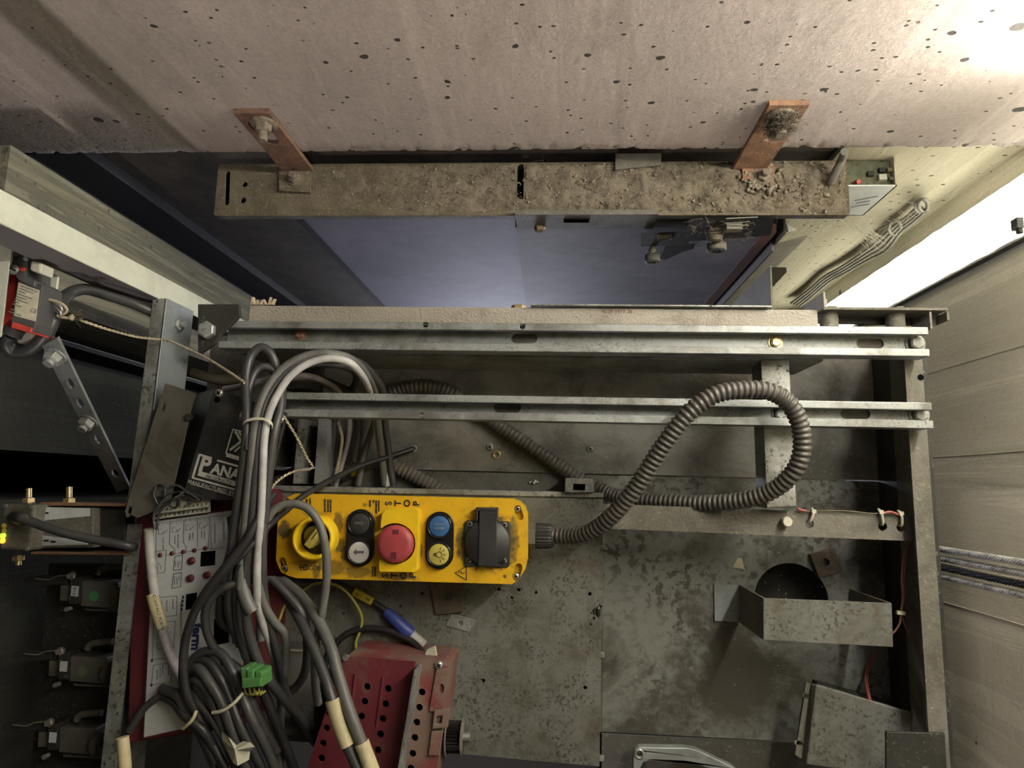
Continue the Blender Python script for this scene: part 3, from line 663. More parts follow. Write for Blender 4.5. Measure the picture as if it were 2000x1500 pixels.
# two rusted flat bars holding the header to the concrete
def bar(label, topl, topr, footl, footr, footz, mat, hole_px, bolt_px, foot_poly, bolt2, fluff):
    t = T('flat_bar', label, 'bracket', P(*footl, ZH), 0, 'rusted flat bars on the concrete')
    yb = YW - 0.0065
    a = PY(*topl, yb); b = PY(*topr, yb); zt = (a.z + b.z) / 2; x0, x1 = a.x, b.x
    h0 = PY(*hole_px[0], yb); h1 = PY(*hole_px[1], yb)
    pts = [(x0, footz + .002), (x1, footz + .002), (x1, zt), (x0, zt)]
    mb = MB(); mb.prism(pts, 0, 0.006, [slot((h0.x, h0.z), (h1.x, h1.z), hole_px[2])], fn=lambda x, y, z: Vector((x, yb + z, y))); t.add('upright', mb, mat)
    mb = MB(); mb.prism(pz(foot_poly, footz), ZH + .003, footz + .003); mb2 = mb; t.add('foot', mb, 'header' if mat == 'rust' else mat)
    p = PY(*bolt_px, yb - 0.012); ax = Vector((0.02, -1, 0.02))
    mb = MB(); mb.lathe([(.0, .003), (.0155, .003), (.0165, .0015), (.0165, 0)], Vector((p.x, yb - .001, p.z)), 20, ax); t.add('washer', mb, 'rust_edge')
    mb = MB(); q = Vector((p.x, yb - .003, p.z)); mb.hexn(q, ax, .0105, .010); mb.cyl(q, q + ax * .022, .0058, n=12); t.add('bolt', mb, 'rust_edge')
    p = P(*bolt2, footz + .003); mb = MB(); mb.cyl(p, p + Vector((0, 0, .0018)), .0115, n=18); mb.hexn(p, (0, 0, 1), .0088, .008); mb.cyl(p, p + Vector((0, 0, .015)), .0045, n=12); t.add('bolt', mb, 'rust_edge')
    if fluff:
        mb = MB(); c = PY(1527, 245, yb - .012)
        for i in range(1500):
            d = Vector((random.gauss(0, .0065), random.gauss(0, .004), random.gauss(0, .0085))); p = c + d
            pts = [p, p + Vector((random.gauss(0, .005), random.gauss(0, .004), random.gauss(0, .005))), p + Vector((random.gauss(0, .0045), random.gauss(0, .003), random.gauss(0, .0045)))]
            mb.tube(smooth_path(pts, 2), 0.00026, 3)
        mb.ball(c + Vector((0, .006, 0)), .0125, 8, (1, .8, 1.2)); t.add('lint', mb, 'dust', kind='stuff', label='clump of grey lint over the bolt')
        mb = MB()
        for i in range(260):
            c = P(random.gauss(1487, 16), random.gauss(345, 13), ZH + .006)
            mb.ball(c, random.uniform(.001, .004), 4, (1, 1, .7))
        t.add('dirt', mb, 'dust_bit', kind='stuff')
bar('rust brown flat bar bolted to the pink concrete, left end of header', (456, 222), (524, 220), (548, 330), (605, 335), ZH + .004, 'rust', ((503, 245), (528, 274), .011), (514, 257),
    [(546, 330), (608, 328), (607, 377), (547, 374)], (577, 349), False)
bar('orange rusted flat bar with a lint covered bolt, right end of header', (1502, 207), (1582, 204), (1448, 330), (1502, 332), ZH + .004, 'rust_hot', ((1540, 232), (1510, 268), .012), (1524, 244),
    [(1448, 322), (1512, 322), (1510, 352), (1450, 352)], (1490, 345), True)

# ------------------------------------------------------------------ circuit box and cables right of the header
t = T('circuit_box', 'open white box with dusty circuit board at the right end of header', 'electrical box', P(1700, 400, -.06))
zt = 0.03; A = P(1648, 364, zt); B = P(1752, 363, zt); x0, x1 = A.x, B.x; yf = (A.y + B.y) / 2
zb = PY(1700, 421, yf).z
mb = MB(); mb.mm((x0, yf, zb), (x1, yf + .002, zt)); t.add('front_panel', mb, 'white_case')
mb = MB(); mb.mm((x1 - .002, yf, zb), (x1, .461, zt)); mb.mm((x0, yf, zb), (x1, .461, zb + .002)); t.add('side_walls', mb, 'sticker')
mb = MB(); mb.mm((x0 + .001, yf + .003, zt - .012), (x1 - .003, .46, zt - .009)); pc = t.add('circuit_board', mb, 'pcb')
for (px_, py_, s, m_) in ((1723, 347, .010, 'cream'), (1737, 333, .007, 'cab_brown'), (1700, 340, .008, 'plastic_m'), (1740, 350, .006, 'cab_brown'), (1722, 333, .008, 'black')):
    c = P(px_, py_, zt - .006); mb = MB(); mb.box(c, (s, s * .8, .006)); t.add('component', mb, m_, parent=pc)
mb = MB(); c = P(1672, 356, zt - .005); mb.cyl(c, c + Vector((.001, -.002, .006)), .0032, n=10); t.add('red_lamp', mb, 'red_plast', parent=pc)
mb = MB(); 
for i, s in enumerate((.030, .018, .024)):
    c = PY(1692 - i * 6, 388 + i * 7, yf - .0004); mb.box(c, (s, .0004, .0012), rot=Matrix.Rotation(-.5, 3, 'Y'))
t.add('lettering', mb, 'ink_f')
def wallpath(pts, y): return smooth_path([PY(a, b, y) for a, b in pts], 6)
mb = MB()
for k, dx in enumerate((0, 6, 12, 18)):
    mb.tube(wallpath([(1795 + dx * .7, 402 + dx * .6), (1770 + dx * .8, 424 + dx * .5), (1748 + dx * .7, 440 + dx * .7), (1715 + dx, 470 + dx), (1690 + dx * .3, 490 + dx), (1645, 520 + dx * .9), (1610 + dx * .5, 540 + dx * .6), (1580, 566 + dx), (1545 + dx, 592 + dx * .3)], .448 - .002 * k), .0030, 6)
def loop(cx, cy, rx, ry, y, r, m=22):
    return [PY(cx + rx * math.cos(2 * PI * i / m), cy + ry * math.sin(2 * PI * i / m), y) for i in range(m + 1)]
mb.tube(loop(1800, 402, 12, 13, .444, 0), .0028, 6); mb.tube(loop(1748, 444, 12, 14, .444, 0), .0028, 6); mb.tube(loop(1804, 400, 9, 12, .440, 0), .0026, 6)
single('cable_loom', 'looped pale cables tied in a loom down the wall beside the lamp', 'cable', mb, 'jamb')
mb = MB()
for i in range(80):
    c = PY(random.gauss(1745, 40), random.gauss(420, 30), .445); d = Vector((random.gauss(0, .02), random.gauss(-.003, .004), random.gauss(0, .02)))
    mb.tube(smooth_path([c, c + d * .5 + Vector((0, -.004, -.004)), c + d], 4), .00028, 3)
for i in range(26):
    a = PY(random.uniform(1640, 1700), random.uniform(425, 445), .43); b = PY(random.uniform(1690, 1740), random.uniform(455, 490), .446)
    mb.tube(smooth_path([a, (a + b) / 2 + Vector((0, 0, -.006)), b], 4), .0003, 3)
single('cobweb', 'matted pale cobweb strands hanging between circuit box and cable loom', 'cobweb', mb, 'web', kind='stuff')
# ================================================================== CAR ROOF AND FRAME
ZF = 0.125          # top of the frame members
t = T('car_roof', 'grimy sheet steel car roof with dusty frame beams', 'car roof', (-0.03, -0.2, -0.06))
CR = t
hole = circ(P(1546, 1173, 0), 0.0475, 36)
xa = -0.50; xb = P(1764, 900, 0).x
ys = [0.205, P(1100, 925, 0).y, P(1350, 1440, 0).y, -0.62]
xs = P(1176, 1250, 0).x
mb = MB(); mb.mm((xa, ys[1] + .0008, -.003), (xb, ys[0], 0)); t.add('roof_sheet', mb, 'deck_u')
mb = MB(); mb.mm((xa, ys[2] + .0008, -.0035), (xs, ys[1] - .0008, -.001)); t.add('roof_sheet', mb, 'deck')
mb = MB(); mb.prism([(xs + .0005, ys[2] + .0008), (xb, ys[2] + .0008), (xb, ys[1] - .0008), (xs + .0005, ys[1] - .0008)], -.004, -.001, [hole]); t.add('roof_sheet', mb, 'deck_w', label='worn grey roof sheet with round hole')
mb = MB(); mb.mm((xs, ys[3], -.003), (xb, ys[2] - .0008, .0005)); t.add('roof_sheet', mb, 'deck_d')
mb = MB(); mb.mm((xa, ys[3], -.053), (xs - .001, ys[2] - .0008, -.05)); t.add('dark_gap_sheet', mb, 'black')  # black sheet standing in for the unlit open gap at this corner
c = P(1546, 1173, 0); mb = MB(); mb.lathe([(.0476, 0), (.0476, -.05), (0, -.05)], (c.x, c.y, -.004), 36); t.add('hole_well', mb, 'frame_d')
# right-hand side beam, folded with a dark outer face
a = P(1770, 760, ZF); b = P(1815, 760, ZF); x0 = a.x; x1 = P(1822, 1000, ZF).x
mb = MB(); mb.mm((x0, -0.60, ZF - .003), (x1, 0.19, ZF)); mb.mm((x1 - .003, -0.60, ZF - .07), (x1, 0.19, ZF - .003)); SB = t.add('side_beam', mb, 'frame', label='dusty right side beam')
mb = MB(); mb.mm((x1 + .001, -0.60, -.1), (x1 + .011, 0.19, ZF - .012)); t.add('side_skirt', mb, 'frame_d')
mb = MB(); p = P(1798, 737, ZF); mb.cyl(p, p + Vector((0, 0, .0006)), .0036, n=14); t.add('hole', mb, 'void')
# left-hand side beam
xl = P(235, 1150, .16).x; xl2 = P(262, 1150, .16).x
mb = MB(); mb.mm((xl, -.62, .157), (xl2, -.055, .16)); mb.mm((xl, -.62, .08), (xl + .003, -.055, .157)); t.add('side_beam', mb, 'galv_d')
# cross beam with folded edges
q = [(1175, 984), (1780, 1006), (1784, 1057), (1177, 1032)]
zb = ZF - .022
mb = MB(); h1 = [circ(P(a, b, zb), .0052, 16) for a, b in ((1581, 1023), (1724, 1028), (1760, 1030))]
mb.prism(pz(q, zb), zb - .003, zb, h1); p0 = P(1176, 1032, zb); p1 = P(1784, 1057, zb)
mb.hexa([p0 + Vector((0, 0, -.05)), p1 + Vector((0, 0, -.05)), p1 + Vector((0, .003, -.05)), p0 + Vector((0, .003, -.05)), p0 + Vector((0, 0, -.003)), p1 + Vector((0, 0, -.003)), p1 + Vector((0, .003, -.003)), p0 + Vector((0, .003, -.003))])
t.add('cross_beam', mb, 'frame', label='grey brown cross beam with cable tie holes')
# upright flat channel below the struts
q = [(1486, 698), (1541, 698), (1556, 991), (1498, 993)]
mb = MB(); mb.prism(pz(q, ZF - .005), ZF - .02, ZF - .005); mb.prism(pz([(1486, 698), (1492, 698), (1504, 991), (1498, 993)], ZF - .02), ZF - .06, ZF - .02); t.add('stiffener', mb, 'galv_d', bevel=.002, label='galvanised stiffener under the struts')
# loose sheet edges seen between struts
a = P(470, 690, .12); b = P(1608, 705, .12); mb = MB(); mb.mm((a.x, b.y, .02), (b.x, b.y + .0025, .12)); t.add('sheet_edge', mb, 'galv')
# corner gusset with big bolt
q = [(386, 594), (466, 594), (468, 617), (431, 653), (418, 672), (386, 694)]
mb = MB(); mb.prism(pz(q, .163), .157, .163); g = t.add('gusset', mb, 'frame_d', bevel=.001)
p = P(407, 646, .163); mb = MB(); mb.hexn(p, (0.1, 0, 1), .0105, .009); t.add('bolt', mb, 'galv', parent=g)
# vertical channel pieces behind the cables
for q, m_ in (([(583, 818), (597, 818), (588, 945), (572, 945)], 'galv_d'), ([(622, 818), (640, 818), (632, 945), (613, 945)], 'galv'), ([(556, 690), (612, 690), (606, 760), (556, 760)], 'frame_d')):
    mb = MB(); mb.prism(pz(q, .05), .0, .05); t.add('channel', mb, m_, bevel=.001)
for (a, b) in ((1153, 877), (957, 873)):
    p = P(a, b, 0); mb = MB(); mb.lathe([(.005, 0), (.005, .0012), (.0035, .002), (0, .002)], p, 14); s = t.add('screw', mb, 'galv_d')
    mb = MB(); mb.box(p + Vector((0, 0, .0021)), (.005, .001, .0004), .4); mb.box(p + Vector((0, 0, .0021)), (.005, .001, .0004), .4 + PI / 2); t.add('screw_slot', mb, 'void', parent=s)
p = P(1532, 1018, zb); mb = MB(); mb.cyl(p, p + Vector((0, 0, .010)), .0048, n=12); mb.cyl(p + Vector((0, 0, .008)), p + Vector((0, 0, .012)), .0060, .0052, n=18); t.add('bolt', mb, 'sticker')

# ------------------------------------------------------------------ two slotted strut channels
def strut(label, tl, tr, bl, br, slots, holes, mat, bolts):
    zt = 0.155
    a = P(*tl, zt); b = P(*tr, zt); c = P(*bl, zt); d = P(*br, zt)
    y1 = (a.y + b.y) / 2; y0 = (c.y + d.y) / 2; x0 = (a.x + c.x) / 2; x1 = (b.x + d.x) / 2
    t = T('strut_channel', label, 'strut', ((x0 + x1) / 2, (y0 + y1) / 2, zt - .022), 0, 'strut channels across the car roof')
    zw = zt - .0205
    hs = []
    for (u0, u1, v) in slots: hs.append(slot(P(u0, v, zw), P(u1, v, zw), .0060))
    mb = MB(); mb.prism([(x0, y0), (x1, y0), (x1, y1), (x0, y1)], zw - .0025, zw, hs); t.add('web', mb, mat)
    lip = .0085
    for nm, (ya, yb_, yw) in (('upper', (y1 - lip, y1, y1 - .0025)), ('lower', (y0, y0 + lip, y0))):
        mb = MB(); hh = [circ(P(h[0], h[1], zt), .0034, 12) for h in holes if (h[2] == nm)]
        mb.prism([(x0, ya), (x1, ya), (x1, yb_), (x0, yb_)], zt - .0025, zt, hh); mb.mm((x0, yw, zw), (x1, yw + .0025, zt - .0025))
        yi = ya if nm == 'upper' else yb_ - .0022
        mb.mm((x0, yi, zt - .008), (x1, yi + .0022, zt - .0025))
        t.add('lip', mb, mat, bevel=.0008)
    for (px_, py_, r, h, m_) in bolts:
        p = P(px_, py_, zw + .004); p.z = zw; mb = MB(); mb.cyl(p, p + Vector((0, 0, .0015)), r * 1.35, n=18); mb.hexn(p + Vector((0, 0, .001)), (0, 0, 1), r, h); t.add('bolt', mb, m_)
    for (u0, u1, v) in slots:      # the dirty back of each slot
        p = P((u0 + u1) / 2, v, zw); mb = MB(); mb.mm((P(u0 - 14, v, zw).x, p.y - .009, zw - .0045), (P(u1 + 14, v, zw).x, p.y + .009, zw - .003)); t.add('slot_backing', mb, 'bracket')
    return t
strut('long galvanised strut channel next to the beige front beam', (428, 625), (1813, 640), (428, 682), (1816, 693), [(1008, 1040, 661), (1683, 1716, 671)],
      [(831, 634, 'upper'), (1020, 637, 'upper')], 'galv', [(585, 653, .0052, .004, 'copper'), (1516, 668, .0062, .005, 'brass'), (1790, 670, .0085, .007, 'galv')])
strut('galvanised strut channel with speckled web, farther from the front beam', (555, 766), (1821, 786), (552, 815), (1822, 834), [(974, 1008, 796), (1652, 1690, 808)],
      [(714, 794, 'none'), (824, 812, 'lower')], 'galv', [(1524, 808, .0065, .006, 'galv'), (1798, 810, .0085, .007, 'galv')])

# ------------------------------------------------------------------ beige front beam and its sheet
zt = .150
a = P(487, 597, zt); b = P(1597, 604, zt); y1 = (a.y + b.y) / 2; y0 = y1 - .0215; x0, x1 = a.x, b.x
t = T('front_beam', 'beige hammered enamel beam along the front edge of the car', 'beam', ((x0 + x1) / 2, (y0 + y1) / 2, .10))
mb = MB(); mb.mm((x0, y0, .085), (x1, y1, zt)); t.add('body', mb, 'hammer', bevel=.0015)
mb = MB(); text_mb(mb, '43.05 1970 28', P(1205, 608, zt + .0003), (1, 0.006, 0), (0, 1, 0), .0062); t.add('stamped_number', mb, 'rust')
for q, m_ in (((1013, 597), 'brass'), ((1478, 600), 'jamb')):
    p = P(*q, zt - .01); mb = MB(); mb.hexn(Vector((p.x, y1, zt - .012)), (0, 1, 0.1), .009, .006); t.add('bolt', mb, m_)
mb = MB(); xa_ = P(1037, 592, .155).x; xb_ = P(1506, 598, .155).x; mb.mm((xa_, y1 + .001, .05), (xb_, y1 + .0025, .157)); t.add('edge_sheet', mb, 'galv_d')
mb = MB(); rg = random.Random(11)
for i in range(8):
    p = P(492 + i * 5.5, 596, .146); L = rg.uniform(.006, .013); a = rg.uniform(-.5, .5); d = Vector((math.sin(a), math.cos(a), rg.uniform(-.1, .3))) * L; w = Vector((rg.uniform(.002, .0042), 0, 0)); h = UZ * rg.uniform(.002, .004)
    mb.hexa([p, p + w, p + w * .8 + d, p + d, p + h, p + w + h * .6, p + w * .6 + d + h * .3, p + d + h * .5])
single('wood_splinter', 'splintered pale wood scrap at the left end of the beige beam', 'wood scrap', mb, 'wood')
# spacer bracket at the right end
t = T('end_bracket', 'dark steel bracket with two round spacers at the right end of front beam', 'bracket', P(1720, 620, .10))
mb = MB(); mb.prism(pz([(1598, 604), (1816, 607), (1816, 636), (1598, 632)], .10), .098, .102); t.add('base_plate', mb, 'frame_d')
a = P(1598, 605, .135); b = P(1850, 608, .135); mb = MB(); mb.mm((a.x, a.y, .095), (b.x, a.y + .003, .137)); t.add('back_flange', mb, 'frame')
mb = MB(); mb.prism(pz([(1816, 608), (1850, 609), (1850, 627), (1816, 642)], .12), .117, .12); t.add('end_plate', mb, 'frame_d')
mb = MB(); a = P(1815, 609, .14); mb.mm((a.x, a.y - .02, .10), (a.x + .0025, a.y, .14)); a = P(1849, 609, .14); mb.mm((a.x, a.y - .010, .115), (a.x + .0025, a.y, .14)); t.add('end_flange', mb, 'frame')
for px_ in (1620, 1750):
    c = P(px_, 623, .12); mb = MB(); mb.cyl((c.x, c.y - .013, .118), (c.x, c.y + .013, .118), .0105, n=18); t.add('spacer', mb, 'frame')
    mb = MB(); mb.hexn((c.x, a.y + .003, .125), (0, 1, 0), .008, .006); t.add('bolt', mb, 'frame')
mb = MB(); c = P(1597, 590, .14); mb.mm((c.x - .001, y1, .10), (c.x + .001, y1 + .018, .16)); mb.hexn((c.x + .001, y1 + .010, .145), (1, 0, 0), .006, .006); t.add('stop_plate', mb, 'jamb')

# ------------------------------------------------------------------ galvanised upright and white channel on the left
t = T('side_channel', 'bright galvanised side channel with one hex bolt, left end of struts', 'channel', P(340, 700, .1))
zt = .18; a = P(298, 582, zt); b = P(327, 582, zt); y1 = a.y; y0 = P(250, 985, zt).y
mb = MB(); n0 = len(mb.v)
def side(x_at, z): 
    return None
A0, A1 = P(298, 582, zt), P(326, 582, zt); B0, B1 = P(247, 985, zt), P(279, 985, zt)
zl = A1.z - .060
mb.hexa([B0 + Vector((0, 0, -.003)), B1 + Vector((0, 0, -.003)), A1 + Vector((0, 0, -.003)), A0 + Vector((0, 0, -.003)), B0, B1, A1, A0])
mb2 = MB(); mb2.hexa([Vector((B1.x - .003, B1.y, zl)), Vector((B1.x, B1.y, zl)), Vector((A1.x, A1.y, zl)), Vector((A1.x - .003, A1.y, zl)), B1 + Vector((-.003, 0, 0)), B1, A1, A1 + Vector((-.003, 0, 0))])
t.add('side_face', mb2, 'galv_lit', bevel=.0008); t.add('top_face', mb, 'galv_d', bevel=.0012)
p = PX(344, 634, A1.x - .002); mb = MB(); ax = Vector((1, 0, .25)); mb.lathe([(0, .0012), (.0115, .0012), (.012, 0)], p, 18, ax); mb.hexn(p, ax, .0075, .008); mb.cyl(p, p + ax * .013, .0045, n=10); t.add('bolt', mb, 'galv')

t = T('white_upright', 'pale painted upright channel rising from the car by the left wall', 'channel', (-.485, .23, -.05))
xw = -.47; yl = .470 * .444; yh = .470 * .505
mb = MB(); mb.mm((xw - .003, yl, -.05), (xw, yh, 1.25)); mb.mm((xw - .045, yh - .003, -.05), (xw - .003, yh, 1.25)); t.add('face', mb, 'white_paint', bevel=.001)
mb = MB(); mb.mm((xw - .045, yl, -.05), (xw - .003, yl + .003, 1.25)); t.add('inner_flange', mb, 'grey_dim')  # darker grey paints the shadow on this face of the white channel

# slotted brace
t = T('slotted_brace', 'slanting zinc strip with keyhole slots and two bolts, below limit switch', 'brace', P(236, 940, .10))
zA, zB_ = .30, .10
def br(px_, py_): 
    f = (py_ - 670) / 280; return P(px_, py_, zA + (zB_ - zA) * f)
c0, c1, d0, d1 = br(82, 676), br(112, 660), br(228, 962), br(258, 945)
ex = (d0 - c0); wv = (c1 - c0)
def brp(u, v, w=0): 
    nrm = ex.cross(wv).normalized(); nrm = nrm if nrm.z > 0 else -nrm
    return c0 + ex * u + wv * v + nrm * w
Lb = ex.length; Wb = wv.length
hs = [slot((u * Lb, .32 * Wb), ((u + .075) * Lb, .42 * Wb), .0028, 5) for u in (.17, .29)] + [circ(((u + .085) * Lb, .52 * Wb), .0048, 12) for u in (.17, .29)]
hs = [circ((u * Lb, .5 * Wb), .0055, 14, 1.5) for u in (.235, .355, .60, .86)]
mb = MB(); mb.prism([(0, 0), (Lb, 0), (Lb, Wb), (0, Wb)], -.003, 0, hs, fn=lambda x, y, z: brp(x / Lb, y / Wb, z)); t.add('strip', mb, 'brace')
for u in (.07, .47):
    p = brp(u, .5, 0); nrm = (brp(u, .5, 1) - p); mb = MB(); mb.cyl(p, p + nrm * .002, .0105, n=18); mb.hexn(p + nrm * .001, nrm, .0085, .009); mb.cyl(p, p + nrm * .014, .005, n=10); t.add('bolt', mb, 'galv')

# ------------------------------------------------------------------ limit switch
ZS = .30
t = T('limit_switch', 'red and charcoal limit switch with cream sticker on a pale bracket', 'switch', P(55, 580, ZS - .01))
mb = MB(); hs = [slot(P(92, 550, ZS - .012), P(87, 596, ZS - .012), .0022)]
mb.prism(pz([(-60, 490), (20, 470), (112, 540), (104, 600), (88, 655), (60, 678), (-60, 640)], ZS - .012), ZS - .015, ZS - .012, hs); t.add('mounting_plate', mb, 'white_paint')
mb = MB(); mb.hexa([P(-60, 660, ZS + .02), P(4, 655, ZS + .02), P(23, 480, ZS + .02), P(-60, 468, ZS + .02), P(-60, 660, ZS + .04), P(3, 658, ZS + .04), P(24, 478, ZS + .04), P(-60, 462, ZS + .04)]); t.add('front_bar', mb, 'white_paint', bevel=.001)
def poly(name, pts, z0, z1, mat, bevel=.0006, **k):
    mb = MB(); mb.prism(pz(pts, z1), z0, z1); return t.add(name, mb, mat, bevel, **k)
poly('base', [(5, 645), (22, 516), (32, 516), (26, 646)], ZS - .012, ZS + .004, 'red_plast')
poly('body', [(20, 640), (36, 540), (82, 556), (80, 575), (70, 632), (64, 648), (22, 636)], ZS - .012, ZS + .016, 'switch_k')
poly('head', [(26, 492), (54, 502), (52, 540), (68, 548), (66, 560), (34, 545), (22, 522)], ZS - .012, ZS + .020, 'switch_k')
poly('red_band', [(20, 516), (50, 523), (48, 530), (20, 526)], ZS - .012, ZS + .0205, 'red_plast')
poly('red_slide', [(25, 628), (62, 640), (59, 650), (21, 640)], ZS - .012, ZS + .0175, 'red_plast')
poly('roller', [(60, 508), (81, 513), (78, 534), (57, 527)], ZS + .006, ZS + .024, 'cream', .002)
s_ = poly('sticker', [(36, 551), (77, 567), (69, 628), (27, 616)], ZS + .016, ZS + .0165, 'sticker', 0)
mb = MB(); u = (P(74, 567, ZS) - P(36, 553, ZS)).normalized(); v = Vector((-u.y, u.x, 0)); o0 = P(40, 556, ZS + .0168)
for i, L in enumerate((.019, .016, .008, .017, .012, .015, .006, .010, 0, .007, .014)):
    mb.box(o0 + u * (L / 2 + .001) - v * (.0016 * i * 1.7 + .001), (L, .0009, .0002), math.atan2(u.y, u.x))
text_mb(mb, 'CE', P(66, 607, ZS + .0168), u, v, .006); t.add('lettering', mb, 'ink_f', parent=s_)
p = P(28, 527, ZS + .021); mb = MB(); mb.lathe([(.0052, 0), (.0052, .0015), (.004, .0026), (0, .0026)], p, 16); sc = t.add('screw', mb, 'galv')
mb = MB(); mb.box(p + Vector((0, 0, .0027)), (.0085, .0013, .0004), -.5); t.add('screw_slot', mb, 'void', parent=sc)
mb = MB(); mb.cyl(P(30, 642, ZS), P(22, 656, ZS), .009, n=14); t.add('cable_gland', mb, 'switch_k')
for q in ((31, 497), (52, 506)):
    p = P(*q, ZS + .020); mb = MB(); mb.cyl(p, p + Vector((0, 0, .002)), .0022, n=10); t.add('screw', mb, 'galv')
mb = MB()
mb.tube(smooth_path([P(22, 655, ZS), P(14, 672, ZS - .005), P(30, 689, ZS - .012), P(66, 680, ZS - .012), P(96, 645, ZS - .008), P(110, 608, ZS - .012), P(128, 578, ZS - .03), P(165, 565, ZS - .05), P(215, 578, ZS - .08), P(262, 594, ZS - .11), P(302, 612, ZS - .13)], 7), .0062, 12)
single('switch_cable', 'thick dark grey cable looping from the limit switch to side channel', 'cable', mb, 'rubber')
# ring and cord
t = T('pull_cord', 'beige twisted cord tied to a metal ring, stretched from the limit switch', 'cord', P(300, 662, .2))
cordpath = smooth_path([P(138, 618, .29), P(200, 640, .26), P(262, 657, .22), P(300, 662, .197), P(335, 668, .195), P(400, 698, .21), P(452, 730, .235), P(478, 748, .245)], 8)
def cord(path, r):
    mb = MB(); rs = resample(path, .0008)
    for s in range(2):
        pts = []
        for i, p in enumerate(rs):
            d = (rs[min(i + 1, len(rs) - 1)] - rs[max(i - 1, 0)]).normalized(); x, y = frame(d); a = i * .0008 * 2 * PI / (r * 7) + s * PI
            pts.append(p + (x * math.cos(a) + y * math.sin(a)) * r * .5)
        mb.tube(pts, r * .6, 5)
    return mb
t.add('strand', cord(cordpath, .0015), 'cord')
mb = MB(); c = P(111, 600, .298); e1 = Vector((.0085, -.004, .003)); e2 = Vector((.002, .004, .004))
mb.tube([c + e1 * math.cos(2 * PI * i / 24) + e2 * math.sin(2 * PI * i / 24) for i in range(25)], .0011, 8)
c2 = c + Vector((-.002, -.004, -.002)); mb.tube([c2 + e1 * math.cos(2 * PI * i / 24) + e2 * math.sin(2 * PI * i / 24) for i in range(25)], .0011, 8); t.add('ring', mb, 'steel')
mb = MB(); mb.tube(smooth_path([P(80, 583, .305), P(100, 586, .304), P(122, 594, .302), P(131, 606, .298), P(124, 614, .296)], 5), .0014, 6); mb.tube(smooth_path([P(112, 616, .297), P(125, 620, .296), P(140, 621, .294)], 5), .0015, 6); mb.ball(P(141, 620, .294), .0035, 6); t.add('knot', mb, 'cord')
mb = MB()
for i in range(40):
    a = P(143, 619, .294); mb.tube([a, a + Vector((random.uniform(.003, .011), random.gauss(0, .004), random.gauss(0, .003)))], .0003, 3)
t.add('frayed_end', mb, 'cab_brown', kind='stuff')
cp = smooth_path([P(545, 800, .19), P(560, 823, .19), P(580, 855, .18), P(600, 895, .16), P(610, 910, .15), P(603, 917, .15), P(575, 921, .15), P(552, 932, .16), P(532, 950, .18), P(522, 970, .2)], 8)
single('hanging_cord', 'beige braided cord bent in a hook right of the cable bundle', 'cord', cord(cp, .0016), 'cord')
# unseen beam added over the rear of the roof to block the rear lamp
t = T('light_blocker', 'unseen steel beam added behind the roof equipment to shade the car roof', 'beam', (0, -.46, .0))
for ya, yb in ((-.53, -.524), (-.376, -.37)):
    s_ = 1 if ya < -.5 else -1
    mb = MB(); mb.mm((-.66, ya, .25), (.20, yb, .58)); y_ = ya if s_ > 0 else yb; mb.mm((-.66, y_, .574), (.20, y_ + s_ * .05, .58)); mb.mm((-.66, y_, .25), (.20, y_ + s_ * .05, .256)); t.add('channel', mb, 'frame')
for x in (-.62, .14): mb = MB(); mb.mm((x, -.522, .0), (x + .05, -.378, .58)); t.add('blocker_leg', mb, 'frame')
# ================================================================== COVER PLATE AND CONTROL STATION
ZP = .04
t = T('cover_plate', 'large spotted grey sheet cover with drilled holes, under the yellow station', 'cover', P(850, 1250, 0))
hs = [circ(P(a, b, ZP), r, 10) for a, b, r in ((975, 1151, .0023), (1013, 1152, .0023), (1047, 1157, .002), (1000, 1167, .0018), (1152, 1160, .0024), (944, 1329, .0024), (1143, 1343, .0025), (825, 1159, .002), (783, 1184, .0016), (784, 1202, .0013), (671, 1198, .0016), (1024, 1353, .001))]
outl = [(500, 956), (1178, 970), (1176, 1247), (1171, 1248), (1171, 1290), (1174, 1292), (1171, 1497), (880, 1471), (500, 1442)]
mb = MB(); mb.prism(pz(outl, ZP), ZP - .002, ZP, hs); t.add('top_sheet', mb, 'plate')
mb = MB(); q0, q1 = P(500, 947, ZP + .004), P(1180, 962, ZP + .004); q2, q3 = P(1180, 973, ZP + .004), P(500, 959, ZP + .004)
mb.hexa([v + Vector((0, 0, -.03)) for v in (q3, q2, q1, q0)] + [q3, q2, q1, q0]); t.add('rear_flange', mb, 'galv_d', bevel=.0015)
mb = MB(); a = P(1176, 970, ZP); b = P(1171, 1497, ZP); mb.hexa([Vector((b.x - .002, b.y, 0)), Vector((b.x, b.y, 0)), Vector((a.x, a.y, 0)), Vector((a.x - .002, a.y, 0)), Vector((b.x - .002, b.y, ZP - .002)), Vector((b.x, b.y, ZP - .002)), Vector((a.x, a.y, ZP - .002)), Vector((a.x - .002, a.y, ZP - .002))])
c = P(500, 1442, ZP); d = P(1171, 1497, ZP); mb.hexa([Vector((c.x, c.y, 0)), Vector((d.x, d.y, 0)), Vector((d.x, d.y + .002, 0)), Vector((c.x, c.y + .002, 0)), Vector((c.x, c.y, ZP - .002)), Vector((d.x, d.y, ZP - .002)), Vector((d.x, d.y + .002, ZP - .002)), Vector((c.x, c.y + .002, ZP - .002))]); t.add('side_skirt', mb, 'frame')
for q in ((1178, 1279), (1177, 1481)):
    p = P(*q, .02); mb = MB(); mb.hexn(Vector((a.x - .001, p.y, .02)), (1, 0, .15), .0042, .006); t.add('screw', mb, 'steel')
p = P(1168, 1195, ZP); mb = MB()
mb.ball(p, .0052, 6, (.7, 1.3, .3))
for i in range(14): mb.ball(p + Vector((random.gauss(-.002, .004), random.gauss(.001, .005), 0)), random.uniform(.0008, .0022), 5, (1, 1, .35))
